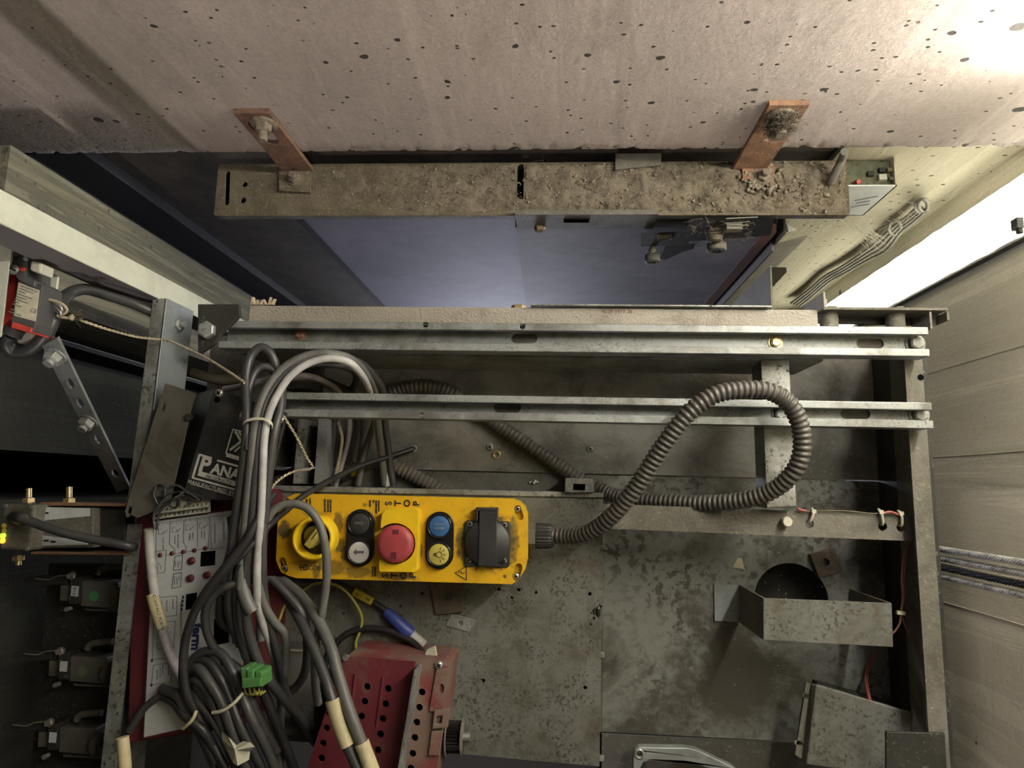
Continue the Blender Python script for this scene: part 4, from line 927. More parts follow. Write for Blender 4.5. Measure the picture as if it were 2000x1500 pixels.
t.add('oil_blob', mb, 'plastic_k', kind='stuff', label='glossy black oil blob at the seam')

t = T('cable_clip', 'small worn steel bracket with a window behind the cover plate', 'bracket', P(1130, 950, 0))
zc = .055; ho = pz([(1120, 945), (1143, 946), (1142, 958), (1119, 957)], zc)
mb = MB(); mb.prism(pz([(1104, 933), (1159, 935), (1161, 962), (1103, 962)], zc), zc - .004, zc, [ho]); t.add('plate', mb, 'galv_d', bevel=.0008)
mb = MB(); mb.prism(pz([(1104, 933), (1117, 933), (1116, 962), (1103, 962)], zc), 0, zc - .004); mb.prism(pz([(1147, 935), (1160, 935), (1161, 962), (1148, 962)], zc), 0, zc - .004); t.add('leg', mb, 'frame_d')

# ------------------------------------------------------------------ yellow inspection station
ZY = .12
ux = (P(1031, 978, ZY) - P(545, 968, ZY)).normalized(); uy = Vector((-ux.y, ux.x, 0)); UZ = Vector((0, 0, 1))
t = T('control_station', 'yellow inspection control box with red STOP mushroom button and flap socket', 'control box', P(784, 1052, ZP), math.atan2(ux.y, ux.x))
Y = lambda x, y, dz=0: P(x, y, ZY) + UZ * dz
OUT = [(578, 964), (1000, 974), (1014, 979), (1026, 991), (1031, 1006), (1031, 1090), (1026, 1112), (1014, 1131), (1000, 1141), (578, 1129), (560, 1123), (546, 1111), (539, 1094), (543, 1002), (550, 984), (562, 971)]
hs = [slot(Y(561, 982), Y(558, 997), .0052), slot(Y(551, 1096), Y(555, 1112), .0046), slot(Y(1011, 994), Y(1016, 1009), .0042), slot(Y(1013, 1108), Y(1008, 1127), .0044)]
# face material with the dirty patches it has in these places
def face_mat():
    m, nt, N, L, b = new_mat('grimy yellow face')
    b.inputs['Roughness'].default_value = .5; b.inputs['Specular IOR Level'].default_value = .3
    tc = N.new('ShaderNodeTexCoord'); v = tc.outputs['Object']
    n1 = noise_n(nt, v, 16, 8, .65)
    c = mix(nt, ramp(nt, n1, .35, .7), (.68, .40, .012), (.56, .315, .014))
    c = mix(nt, mulv(nt, ramp(nt, noise_n(nt, v, 55, 8, .7), .54, .72), .45), c, (.33, .20, .03))
    nn = noise_n(nt, v, 95, 8, .72)
    spots = [((556, 1036), .010, .011, 1), ((660, 1025), .007, .016, .9), ((664, 1065), .009, .012, .95), ((648, 1108), .020, .010, .75), ((676, 1080), .009, .011, .9), ((700, 1118), .018, .008, .75), ((618, 1118), .006, .010, .8),
             ((812, 1040), .006, .03, .75), ((780, 1128), .022, .004, .8), ((953, 1055), .035, .036, 1.0), ((905, 1060), .010, .022, .8), ((818, 1075), .005, .012, .9), ((1002, 1060), .008, .03, .7), ((986, 1126), .0022, .0026, 1), ((712, 986), .003, .003, .7), ((615, 1003), .02, .004, .4), ((594, 1100), .018, .004, .6)]
    for (q, rx, ry, k) in spots:
        lp = t.inv @ Y(*q)
        mp = N.new('ShaderNodeMapping'); mp.inputs['Location'].default_value = (-lp.x / rx, -lp.y / ry, -lp.z * 0); mp.inputs['Scale'].default_value = (1 / rx, 1 / ry, 0)
        L.new(v, mp.inputs['Vector'])
        ln = N.new('ShaderNodeVectorMath'); ln.operation = 'LENGTH'; L.new(mp.outputs[0], ln.inputs[0])
        ma = N.new('ShaderNodeMath'); ma.operation = 'MULTIPLY_ADD'; L.new(nn, ma.inputs[0]); ma.inputs[1].default_value = 1.7; 
        sb = N.new('ShaderNodeMath'); sb.operation = 'SUBTRACT'; L.new(ln.outputs['Value'], sb.inputs[0]); sb.inputs[1].default_value = .85; L.new(sb.outputs[0], ma.inputs[2])
        c = mix(nt, mulv(nt, ramp(nt, ma.outputs[0], .72, 1.15, (1, 1, 1), (0, 0, 0)), k * .88), c, (.062, .050, .026))
    L.new(c, b.inputs['Base Color'])
    bump(nt, noise_n(nt, v, 300, 4, .6), .12, .002, b)
    return m
M['yellow_face'] = face_mat()
mb = MB(); mb.prism([tuple(Y(*q)[:2]) for q in OUT], ZY - .006, ZY, hs); t.add('front_plate', mb, 'yellow_face', bevel=.0012)
mb = MB(); cx = Y(784, 1052); ins = [tuple((cx + (Y(*q) - cx) * .985)[:2]) for q in OUT]; mb.prism(ins, ZP + .001, ZY - .008); t.add('housing', mb, 'yellow_b', bevel=.001)
def screw(th, p, r, mat='steel', ang=.5, axis=None):
    mb = MB(); mb.lathe([(r, 0), (r, r * .35), (r * .7, r * .7), (0, r * .75)], p, 14); s = th.add('screw', mb, mat)
    mb = MB(); mb.box(p + UZ * r * .76, (r * 1.15, r * .26, r * .1), ang); mb.box(p + UZ * r * .76, (r * 1.15, r * .26, r * .1), ang + PI / 2); th.add('screw_slot', mb, 'void', parent=s)
for q in ((562, 979), (555, 1110), (1011, 994), (1008, 1126)): screw(t, Y(*q, -.004), .0040)
# key selector in its collar
c = P(609, 1052, ZY + .0205); c.z = ZY; mb = MB(); r = .0262
mb.lathe([(r, -.002), (r - .0006, .014), (r - .002, .0195), (r - .0045, .0205), (r - .0055, .019), (r - .0065, .002)], c, 36); k = t.add('collar', mb, 'yellow_b')
mb = MB(); mb.lathe([(r - .006, .0015), (.013, .0015), (.0125, .004), (0, .004)], c, 30); t.add('selector_base', mb, 'plastic_k', parent=k)
c2 = P(612, 1047, ZY + .009); c2.z = ZY; mb = MB(); mb.lathe([(.0118, .003), (.0118, .008), (.0105, .0095), (0, .0095)], c2, 26); kn = t.add('knob', mb, 'knob_d', parent=None)
a = P(598, 1068, ZY + .023); b = P(627, 1029, ZY + .023); a.z = b.z = ZY; d = b - a; d.z = 0; ang = math.atan2(d.y, d.x); mb = MB(); mb.box((a + b) / 2 + UZ * .0155, (d.length, .0082, .0155), ang); t.add('knob_bar', mb, 'knob_y', bevel=.001, parent=kn)
mb = MB(); mb.box((a * .45 + b * .55) + UZ * .0234, (.010, .0012, .0004), ang); t.add('pointer', mb, 'ink', parent=kn)
# twin push buttons
def twin(c0, c1, m0, m1, nm):
    a = Y(*c0); b = Y(*c1); mb = MB(); mb.prism(slot(a, b, .0168, 14), ZY - .001, ZY + .0055); bz = t.add('button_bezel', mb, 'plastic_k', bevel=.002)
    out = []
    for p, m_ in ((a, m0), (b, m1)):
        mb = MB(); mb.lathe([(.0148, .005), (.0145, .0078), (.0132, .0085), (.0127, .0068), (.0126, .0045)], p, 28); t.add('ring', mb, 'plastic_k', parent=bz)
        mb = MB(); mb.lathe([(.0124, .004), (.0124, .0074), (.0110, .0080), (0, .0082)], p, 28); out.append(t.add('push_button', mb, m_))
    return out
def flat(name, pts, dz, mat, parent, th=.0003):
    mb = MB(); mb.prism([tuple(Y(*q)[:2]) for q in pts], ZY + dz, ZY + dz + th); return t.add(name, mb, mat, parent=parent)
def arrow(x, y, L, s, dz, mat, parent, flip=1, hw=.9):
    f = flip; flat('arrow', [(x - f * L, y), (x - f * L * .35, y - s), (x - f * L * .35, y - s * .38), (x + f * L, y - s * .38), (x + f * L, y + s * .38), (x - f * L * .35, y + s * .38), (x - f * L * .35, y + s)], dz, mat, parent)
b0, b1 = twin((706, 1022), (704, 1078), 'plastic_m', 'btn_white', 'left')
arrow(706, 1021, 10, 5.5, .0083, 'greybox', b0, -1); arrow(704, 1077, 10.5, 6.0, .0083, 'ink_g', b1, 1)
b0, b1 = twin((860, 1027), (859, 1082), 'btn_blue', 'btn_yel', 'right')
arrow(860, 1023, 10, 3.2, .0083, 'arrow_g', b0, 1); arrow(861, 1031, 10, 3.2, .0083, 'arrow_g', b0, -1)
bc = Vector((860, 1082)); mb = MB()
def strokes(mb, segs, dz, w):
    for (p, q) in segs:
        a = Y(*p, dz); b = Y(*q, dz); d = (b - a); ang = math.atan2(d.y, d.x); mb.box((a + b) / 2, (d.length + w * .5, w, .0003), ang)
pts = [(860 + 5.5 * math.cos(i * PI / 7), 1082 + 5.5 * math.sin(i * PI / 7)) for i in range(15)]
strokes(mb, list(zip(pts, pts[1:])), .0084, .0007)
strokes(mb, [((855, 1079), (851, 1080)), ((855, 1085), (851, 1084)), ((851, 1079), (851, 1085)), ((849, 1081), (849, 1083)), ((852, 1080), (852, 1084)), ((868, 1082), (872, 1082)), ((866, 1076), (870, 1072)), ((866, 1088), (870, 1091)), ((862, 1073), (863, 1068)), ((862, 1091), (863, 1096))], .0084, .0007)
t.add('lamp_symbol', mb, 'ink', parent=b1)
# stop button in its shroud
cy_ = (771, 1062); rr = 40
arc0 = math.radians(215); arc1 = math.radians(-40 + 0)
def onarc(deg): a = math.radians(deg); return (cy_[0] + rr * math.cos(a), cy_[1] - rr * math.sin(a))
shp = [(744, 1016), (746, 1004), (752, 996), (762, 993), (812, 993), (818, 997), (815, 1113), (810, 1118), (742, 1117), (740, 1114), (740, 1094)]
arc = [onarc(d) for d in range(228, 361, 12)] + [onarc(d) for d in range(12, 134, 12)]
mb = MB(); mb.prism([tuple(P(q[0], q[1], ZY + .016)[:2]) for q in shp + arc + [(743, 1031)]], ZY - .001, ZY + .016); t.add('shroud', mb, 'yellow_b', bevel=.0025, label='bright yellow shroud of the stop button')
SBC = P(770, 1063, ZY + .024); SBC.z = ZY; mb = MB(); mb.lathe([(.013, 0), (.013, .012), (.0195, .012), (.0214, .014), (.0216, .0205), (.0203, .0238), (.015, .0248), (0, .0252)], SBC, 40); sb = t.add('stop_button', mb, 'stop_red')
mb = MB(); mb.box(SBC + UZ * .0252 + Vector((0, -.0125, 0)), (.006, .007, .0004), .05); mb.box(SBC + UZ * .0250 + Vector((.001, .0140, 0)), (.0075, .005, .0004), .05); t.add('worn_mark', mb, 'maroon', parent=sb)
# lettering, turned a quarter to the left
mb = MB(); up = -ux; right = uy
for ch, x in zip('STOP', (759, 777, 795, 813)): text_mb(mb, ch, Y(x, 983, .0002), right, up, .0106)
for ch, x in zip('STOP', (752, 770, 788, 806)): text_mb(mb, ch, Y(x, 1124, .0002), right, up, .0106)
t.add('stop_lettering', mb, 'ink')
mb = MB(); text_mb(mb, 'BODE', Y(612, 1109, .0002), ux, uy, .0068); strokes(mb, [((588, 1103), (588, 1114)), ((593, 1104), (593, 1113)), ((584, 1108), (596, 1108)), ((594, 1104), (599, 1103)), ((594, 1112), (599, 1113))], .0003, .0013); t.add('maker_lettering', mb, 'ink')
mb = MB(); rg = random.Random(3)
for (x, y0, y1, n) in ((599, 975, 990, 4), (606, 974, 994, 4), (635, 975, 1000, 4), (641, 976, 1000, 4), (646, 976, 1001, 4), (723, 977, 990, 3), (730, 977, 982, 3), (735, 978, 1003, 4), (740, 978, 998, 4), (728, 1107, 1126, 3), (733, 1107, 1126, 3)):
    y = y0
    while y < y1:
        L = rg.uniform(1.2, 2.6); strokes(mb, [((x - 1.6, y), (x + 1.4, y))], .0003, .0006); strokes(mb, [((x + rg.uniform(-1.5, 1.5), y), (x + rg.uniform(-1, 1), y + L * .7))], .0003, .0005); y += L * .8
t.add('small_lettering', mb, 'grime', kind='stuff')
mb = MB(); strokes(mb, [((889, 1119), (911, 1106)), ((911, 1106), (911, 1133)), ((911, 1133), (889, 1119)), ((895, 1119), (901, 1116)), ((901, 1116), (902, 1121)), ((902, 1121), (908, 1118))], .0003, .0009); t.add('warning_triangle', mb, 'ink')
# flap socket
mb = MB(); mb.prism([tuple(Y(*q)[:2]) for q in ((912, 1016), (994, 1018), (997, 1022), (996, 1104), (992, 1108), (910, 1106), (907, 1102), (908, 1020))], ZY - .001, ZY + .004); so = t.add('socket_base', mb, 'plastic_m', bevel=.0012)
mb = MB(); mb.lathe([(.0268, .003), (.0268, .008), (.0255, .0095), (0, .0105)], Y(953, 1059), 40); lid = t.add('socket_lid', mb, 'plastic_m')
mb = MB(); mb.prism([tuple(P(q[0], q[1], ZY + .0118)[:2]) for q in ((936, 997), (970, 998), (970, 1108), (934, 1107))], ZY + .007, ZY + .0118); t.add('lid_strap', mb, 'plastic_m', bevel=.0015, parent=lid)
mb = MB(); 
for x in (933.5, 972): mb.box(Y(x, 1004, .006), (.0022, .016, .012), math.atan2(ux.y, ux.x))
mb.box(Y(953, 994, .006), (.026, .0040, .012), math.atan2(ux.y, ux.x)); t.add('lid_hinge', mb, 'plastic_m', bevel=.0008, parent=lid)
for q in ((919, 1023), (986, 1025), (917, 1093), (985, 1094)): screw(t, Y(*q, .0042), .0034, 'frame', .3)
# gland
c0 = P(1030, 1046, .085); mb = MB(); mb.cyl(c0, c0 + ux * .010, .017, n=6, smooth=False); t.add('gland_nut', mb, 'greybox')
mb = MB(); n = 24; vs = []
q0 = c0 + ux * .010; prof = [(0, .0150), (.004, .0155), (.016, .0150), (.021, .0135), (.023, .012)]
for dx, r in prof:
    for i in range(n * 2):
        a = PI * i / n; rad = r * (1.0 if i % 2 else .94); vs.append(q0 + ux * dx + (uy * math.cos(a) + UZ * math.sin(a)) * rad)
m2 = n * 2; fs = [(k * m2 + i, (k + 1) * m2 + i, (k + 1) * m2 + (i + 1) % m2, k * m2 + (i + 1) % m2) for k in range(len(prof) - 1) for i in range(m2)]
mb.add(vs, fs); mb.add(vs[-m2:], [tuple(range(m2))]); t.add('gland_cap', mb, 'plastic_m')

# ------------------------------------------------------------------ corrugated hose
def hose_mb(path, r, pitch=.0062, n=14):
    rs = resample(path, pitch / 5); mb = MB(); pr = (1.0, 1.0, .93, .80, .88)
    mb.tube(rs, r, n, rf=lambda i: r * pr[i % 5]); return mb
hp = smooth_path([P(*q) for q in ((1072, 1046, .087), (1110, 1047, .098), (1150, 1040, .118), (1195, 1008, .14), (1240, 955, .16), (1290, 878, .18), (1340, 812, .195), (1390, 774, .20), (1440, 762, .20), (1497, 763, .197), (1538, 785, .192), (1562, 828, .186), (1566, 880, .18), (1548, 925, .17), (1505, 960, .15), (1450, 977, .13), (1380, 983, .105), (1310, 980, .08), (1240, 975, .05), (1185, 963, .022), (1130, 934, .014), (1080, 902, .012), (1030, 868, .012), (985, 838, .012), (940, 806, .016), (900, 776, .02), (858, 758, .022), (815, 753, .022), (775, 762, .018), (745, 782, .012))], 10)
single('corrugated_hose', 'grey brown corrugated hose looping from yellow station over the struts', 'hose', hose_mb(hp, .0101), 'hose')
hp = smooth_path([P(*q) for q in ((752, 900, .012), (785, 917, .012), (820, 935, .012), (856, 955, .012), (880, 972, .012))], 10)
single('corrugated_hose', 'short dust coated corrugated hose slipping under the cover plate', 'hose', hose_mb(hp, .0100), 'hose_d')

# ------------------------------------------------------------------ red perforated cover
ZR = .125
t = T('resistor_cover', 'dusty crimson perforated cover with rows of round holes and black pulley', 'machine cover', P(740, 1400, ZP))
R_ = lambda x, y, dz=0: P(x, y, ZR) + UZ * dz
hol = [(642, 1393), (638, 1422), (631, 1452), (628, 1481), (717, 1341), (712, 1370), (706, 1399), (701, 1431), (695, 1461), (690, 1491), (758, 1345), (753, 1375), (748, 1404), (743, 1434), (738, 1465), (733, 1495)]
mb = MB(); mb.prism(pz([(676, 1283), (812, 1292), (775, 1530), (590, 1530), (668, 1292)], ZR), ZR - .0025, ZR, [circ(R_(*q), .0040, 14) for q in hol]); t.add('top_sheet', mb, 'red_cover')
holr = [(824, 1352), (819, 1382), (814, 1411), (810, 1441), (806, 1472), (802, 1501)]
mb = MB(); mb.prism(pz([(812, 1292), (862, 1297), (877, 1303), (850, 1530), (775, 1530)], ZR), ZR - .0027, ZR - .0002, [circ(R_(*q), .0040, 14) for q in holr]); t.add('side_sheet', mb, 'red_side')
for e in (((694, 1317), (684, 1400)), ((748, 1322), (735, 1420))):
    mb = MB(); a, b = R_(*e[0]), R_(*e[1]); mb.hexa([a + Vector((-.002, 0, 0)), b + Vector((-.002, 0, 0)), b + Vector((.002, 0, 0)), a + Vector((.002, 0, 0)), a + Vector((-.0004, 0, .002)), b + Vector((-.0004, 0, .002)), b + Vector((.0006, 0, .002)), a + Vector((.0006, 0, .002))]); t.add('rib', mb, 'red_cover')
mb = MB(); mb.prism(pz([(680, 1287), (862, 1299), (874, 1306), (848, 1528), (596, 1528), (672, 1295)], ZR), ZP, ZR - .012); t.add('dark_filling', mb, 'void')  # black block painting the darkness inside the cover, behind its holes
mb = MB(); q = [R_(*p) for p in ((668, 1292), (676, 1283), (862, 1297), (877, 1303), (850, 1530))]
for a, b in zip(q, q[1:]):
    n_ = (b - a).cross(UZ).normalized() * .002
    mb.hexa([Vector((a.x, a.y, ZP)), Vector((b.x, b.y, ZP)), Vector((b.x, b.y, ZP)) + n_, Vector((a.x, a.y, ZP)) + n_, Vector((a.x, a.y, ZR - .0028)), Vector((b.x, b.y, ZR - .0028)), Vector((b.x, b.y, ZR - .0028)) + n_, Vector((a.x, a.y, ZR - .0028)) + n_])
t.add('side_wall', mb, 'red_side')
a = R_(819, 1297); b = R_(783, 1515); mb = MB(); w = Vector((.0035, 0, 0))
mb.hexa([a - w * .3, b - w * .3, b + w, a + w, a - w * .3 + UZ * .026, b - w * .3 + UZ * .026, b + w + UZ * .026, a + w + UZ * .026]); t.add('upright_flange', mb, 'galv', bevel=.001, label='bare worn steel flange edge')
mb = MB(); mb.prism(pz([(852, 1308), (877, 1306), (866, 1390), (838, 1390)], ZR + .003), ZR, ZR + .003, [circ(P(863, 1344, ZR), .0052, 12, .55)]); t.add('side_lug', mb, 'red_side', bevel=.0008)
mb = MB(); mb.prism(pz([(848, 1388), (878, 1386), (874, 1422), (844, 1424)], ZR + .006), ZR, ZR + .006, [pz([(853, 1399), (864, 1398), (862, 1414), (851, 1415)], ZR + .006)]); mb.prism(pz([(843, 1428), (866, 1426), (858, 1476), (837, 1476)], ZR + .003), ZR, ZR + .004); t.add('terminal_lug', mb, 'red_side', bevel=.0008)
p = R_(858, 1298, .001); screw(t, p, .0048)
p = P(676, 1284, ZR); mb = MB(); mb.cyl(p + UZ * -.002, p + UZ * .003, .0035, n=10); t.add('rivet', mb, 'steel')
pc = P(872, 1438, .09); mb = MB(); ax = ux; n = 28; vs = []
prof = [(0, .0205), (.0012, .021), (.0014, .0165), (.020, .0165)]
mb.lathe([(0, 0), (.0215, 0), (.0215, .0015), (.017, .0015)], pc, 28, ax); pd = t.add('pulley_disc', mb, 'frame')
mb = MB(); vs = []
for dx in (.0015, .018):
    for i in range(n * 2): a_ = PI * i / n; vs.append(pc + ax * dx + (uy * math.cos(a_) + UZ * math.sin(a_)) * (.0172 if (i // 1) % 2 else .0150))
m2 = n * 2; mb.add(vs, [(i, m2 + i, m2 + (i + 1) % m2, (i + 1) % m2) for i in range(m2)]); mb.add(vs[m2:], [tuple(range(m2))]); t.add('pulley', mb, 'plastic_k')
mb = MB(); mb.lathe([(0, .018), (.0205, .018), (.0205, .0195), (0, .0195)], pc, 28, ax); t.add('pulley_disc', mb, 'frame')
mb = MB(); mb.cyl(pc + ax * .0195, pc + ax * .028, .0055, n=16); t.add('shaft', mb, 'steel')

# ------------------------------------------------------------------ bottom right: brackets on the roof
t = T('hat_bracket', 'bent sheet steel bracket bridging over the round roof hole', 'bracket', P(1620, 1210, 0))
zt = .105; q = [(1491, 1168), (1742, 1178), (1745, 1264), (1491, 1250)]; w = [P(*p, zt) for p in q]
mb = MB(); mb.prism([tuple(v[:2]) for v in w], zt - .002, zt); t.add('top_plate', mb, 'plate', bevel=.0008)
mb = MB(); a, b = w[0], w[3]; mb.hexa([Vector((a.x, a.y, 0)), Vector((b.x, b.y, 0)), Vector((b.x + .002, b.y, 0)), Vector((a.x + .002, a.y, 0)), a + UZ * -.002, b + UZ * -.002, b + Vector((.002, 0, -.002)), a + Vector((.002, 0, -.002))]); t.add('leg', mb, 'frame')
mb = MB(); a, b = w[1], w[2]; mb.hexa([Vector((a.x - .002, a.y, 0)), Vector((b.x - .002, b.y, 0)), Vector((b.x, b.y, 0)), Vector((a.x, a.y, 0)), a + Vector((-.002, 0, -.002)), b + Vector((-.002, 0, -.002)), b + UZ * -.002, a + UZ * -.002]); t.add('leg', mb, 'frame')
a, b = w[0], w[3]; mb = MB(); mb.mm((a.x - .032, b.y, 0), (a.x, a.y, .002)); t.add('foot', mb, 'brace')
t = T('box_cover', 'grimy slanted sheet box with slotted flange, bottom right of the roof', 'cover', P(1670, 1420, 0))
zt = .075; q = [(1594, 1336), (1785, 1393), (1770, 1520), (1575, 1494)]
mb = MB(); mb.prism(pz(q, zt), zt - .005, zt); t.add('top_sheet', mb, 'plate', bevel=.002)
mb = MB(); mb.prism(pz([(1636, 1362), (1772, 1400), (1756, 1520), (1622, 1494)], zt), 0, zt - .0052); t.add('body', mb, 'frame_d')
mb = MB(); mb.prism(pz([(1574, 1333), (1592, 1338), (1574, 1488), (1553, 1474)], .062), .059, .062, [slot(P(1572, 1359, .062), P(1580, 1360, .062), .0026, 5), slot(P(1556, 1451, .062), P(1564, 1452, .062), .0026, 5)]); t.add('flange', mb, 'frame', bevel=.0008)
mb = MB(); mb.prism(pz([(1588, 1338), (1600, 1340), (1586, 1496), (1572, 1490)], zt - .006), .060, zt - .005); t.add('folded_edge', mb, 'frame', bevel=.001)
mb = MB(); mb.prism(pz([(1731, 1429), (1846, 1432), (1852, 1540), (1731, 1540)], ZF + .004), ZF, ZF + .004); single('corner_plate', 'blackened flat steel plate lying in the bottom right frame corner', 'plate', mb, 'frame_d', bevel=.001)
# handle at the bottom edge
outp = [(1234, 1540), (1237, 1475), (1240, 1464), (1248, 1459), (1335, 1460), (1360, 1464), (1385, 1475), (1430, 1497), (1470, 1530), (1440, 1540), (1395, 1505), (1360, 1492), (1330, 1487), (1268, 1486), (1257, 1490), (1251, 1500), (1250, 1540)]
zt = .035; mb = MB(); mb.prism(pz(outp, zt), zt - .012, zt, [circ(P(1249, 1473, zt), .0036, 16)]); t = T('steel_handle', 'smooth grey steel handle with an eyelet at the bottom edge', 'handle', P(1300, 1480, 0)); t.add('grip', mb, 'brace', bevel=.0016)
p = P(1249, 1473, zt); mb = MB(); mb.lathe([(.0036, .0002), (.0038, .001), (.0058, .001), (.0062, .0001)], p, 20); t.add('eyelet', mb, 'steel')
mb = MB(); a = P(1242, 1520, 0); mb.mm((a.x - .004, a.y - .01, 0), (a.x + .004, a.y + .01, zt - .012)); t.add('foot', mb, 'frame_d')

def washer_plate(label, q, z, th, hole_, r, mat):
    mb = MB(); mb.prism(pz(q, z + th), z, z + th, [circ(P(*hole_, z + th), r, 16)]); return single('square_washer', label, 'washer', mb, mat, bevel=.0008)
washer_plate('rusty square washer plate on the roof above the round hole', [(1583, 1083), (1630, 1070), (1646, 1115), (1600, 1130)], -.001, .008, (1613, 1098), .0048, 'rust_dull')
washer_plate('brown square washer plate half hidden under the yellow station', [(838, 1135), (905, 1137), (904, 1196), (851, 1201)], ZP, .006, (874, 1164), .0052, 'rust_dull')
washer_plate('bright thin plate washer beside the brown square washer', [(882, 1199), (894, 1201), (932, 1212), (915, 1235), (869, 1222)], ZP, .0015, (900, 1217), .0028, 'galv')
p = P(970, 888, 0); mb = MB(); mb.lathe([(.0024, 0), (.0026, .0010), (.0040, .0024), (.0062, .0014), (.0068, .0)], p, 24); single('cup_washer', 'small brass cup washer lying on the dark roof sheet', 'washer', mb, 'brass')
mb = MB(); mb.prism(pz([(1432, 1108), (1441, 1090), (1449, 1090), (1455, 1112)], 0), -.001, -.0005); single('paper_scrap', 'small cream tape scrap on the roof left of square washer', 'scrap', mb, 'tape')
p = P(1043, 941, 0); mb = MB()
for i in range(7): mb.ball(p + Vector((random.gauss(0, .003), random.gauss(0, .0012), .0015)), random.uniform(.0012, .0024), 5)
single('plaster_crumb', 'tiny white plaster crumb near the small steel bracket', 'crumb', mb, 'label_w')
mb = MB()
for i in range(360):
    x, y = random.uniform(700, 1760), random.uniform(705, 1440)
    if 520 < x < 1180 and y > 945: continue
    p = P(x, y, 0.0002); s = random.uniform(.0006, .0017)
    mb.add([p + Vector((random.uniform(-1, 1), random.uniform(-1, 1), random.uniform(0, 1))) * s for _ in range(4)], [(0, 1, 2), (0, 3, 1), (1, 3, 2), (0, 2, 3)])
single('grit', 'loose pale grit scattered over the roof sheets', 'grit', mb, 'jamb', kind='stuff')

# red wiring on the right
mb = MB()
for dx in (0, 4):
    mb.tube(smooth_path([P(1774 + dx, 1062, .085), P(1765 + dx, 1090, .088), P(1761 + dx, 1130, .088), P(1763 + dx * .6, 1165, .088), P(1759 + dx * .4, 1196, .088)], 6), .0012, 6)
mb.tube(smooth_path([P(1759, 1196, .088), P(1758, 1215, .088), P(1750, 1230, .086), P(1742, 1238, .084)], 6), .0012, 6)
mb.tube(smooth_path([P(1761, 1196, .088), P(1766, 1218, .088), P(1778, 1242, .085), P(1792, 1264, .08)], 6), .0012, 6)
t = T('red_wires', 'thin faded red wires hanging along the right side beam', 'wire', P(1760, 1170, 0)); t.add('wires', mb, 'pinkish_wire')
mb = MB(); c = P(1759, 1197, .091); mb.box(c, (.009, .004, .004), -.1); t.add('tie', mb, 'tie')
mb = MB(); mb.tube(smooth_path([P(1714, 1270, .012), P(1703, 1292, .01), P(1694, 1322, .008), P(1697, 1352, .04), P(1700, 1366, .074)], 6), .0012, 6); mb.tube(smooth_path([P(1711, 1270, .012), P(1698, 1294, .01), P(1690, 1322, .008), P(1694, 1352, .04), P(1698, 1366, .074)], 6), .0010, 6)
single('red_wires', 'short red wires entering the grimy slanted sheet box', 'wire', mb, 'red_wire')
t = T('tied_wire', 'thin wire with red sleeve tied along the cross beam', 'wire', P(1660, 1005, .1))
mb = MB(); mb.tube(smooth_path([P(1558, 993, .105), P(1575, 999, .106), P(1600, 998, .106), P(1650, 998, .106), P(1700, 1003, .106), P(1722, 1003, .107), P(1752, 1006, .106)], 6), .0009, 6); t.add('wire', mb, 'cab_brown')
mb = MB(); mb.tube(smooth_path([P(1724, 1003, .1075), P(1738, 1000, .108), P(1754, 1005, .107)], 6), .0016, 6); t.add('red_sleeve', mb, 'red_wire')
mb = MB(); mb.tube(smooth_path([P(1557, 992, .107), P(1563, 996, .107), P(1575, 998, .107)], 4), .0015, 6); t.add('red_sleeve', mb, 'red_wire')
for a, b in (((1588, 999), (1581, 1019)), ((1719, 1000), (1723, 1024)), ((1758, 1003), (1760, 1026))):
    mb = MB(); p0, p1 = P(*a, .106), P(*b, .104); mb.tube(smooth_path([p0 + Vector((0, .003, -.004)), p0 + UZ * .002, (p0 + p1) / 2 + UZ * .003, p1 + UZ * .001, p1 + UZ * -.006], 5), .0016, 6); mb.box(p0 + UZ * .002, (.005, .004, .004), .2); t.add('tie', mb, 'tie')
# ================================================================== LEFT: BOXES, CONTROLLER, CABLES
t = T('mounting_bracket', 'slanted brown steel bracket plate left of the black box', 'bracket', P(320, 880, .12))
zt = .188
mb = MB(); q = [(322, 748), (381, 768), (372, 800), (330, 985), (296, 1000), (268, 1012), (243, 1000)]
mb.prism(pz(q, zt), zt - .003, zt, [slot(P(321, 789, zt), P(318, 800, zt), .0022, 6), slot(P(254, 993, zt), P(250, 1006, zt), .0024, 6)]); t.add('plate', mb, 'bracket', bevel=.0008)
p = P(371, 815, zt); mb = MB(); mb.cyl(p, p + UZ * .004, .004, n=10); t.add('bolt', mb, 'frame_d')
mb = MB(); a, b, c, d = P(300, 800, zt - .003), P(340, 800, zt - .003), P(300, 960, zt - .003), P(262, 960, zt - .003); mb.hexa([v + UZ * -.19 for v in (d, c, b, a)] + [d, c, b, a]); t.add('stand', mb, 'frame_d')

t = T('black_box', 'tilted black enamel box with white PANA lettering and cross screws', 'electrical box', P(450, 860, 0))
zt = .19; tl, tr, brr, bl = (418, 757), (560, 806), (520, 978), (354, 975)
W = [P(*q, zt) for q in (bl, brr, tr, tl)]; lo = [P(318, 970, .12), P(520, 964, .12), P(563, 806, .12), P(378, 768, .12)]
mb = MB(); mb.hexa([v + UZ * -.003 - Vector((0, 0, 0)) for v in lo] + [v + UZ * -.0021 for v in W]); t.add('body', mb, 'black_box', bevel=.0015)
mb = MB(); mb.hexa([v + UZ * -.002 for v in W] + W); lid = t.add('lid', mb, 'black_box', bevel=.0008)
mb = MB(); mb.mm((lo[0].x + .02, lo[1].y + .03, 0), (lo[1].x - .02, lo[3].y - .02, .117)); t.add('stand', mb, 'frame_d')
screw(t, P(429, 768, zt), .0046); screw(t, P(548, 819, zt), .0046)
mb = MB()
for q in ((424, 781), (545, 830)): p = P(*q, zt + .0002); mb.cyl(p, p + UZ * .0002, .0036, n=16)
t.add('keyhole', mb, 'void', parent=lid)
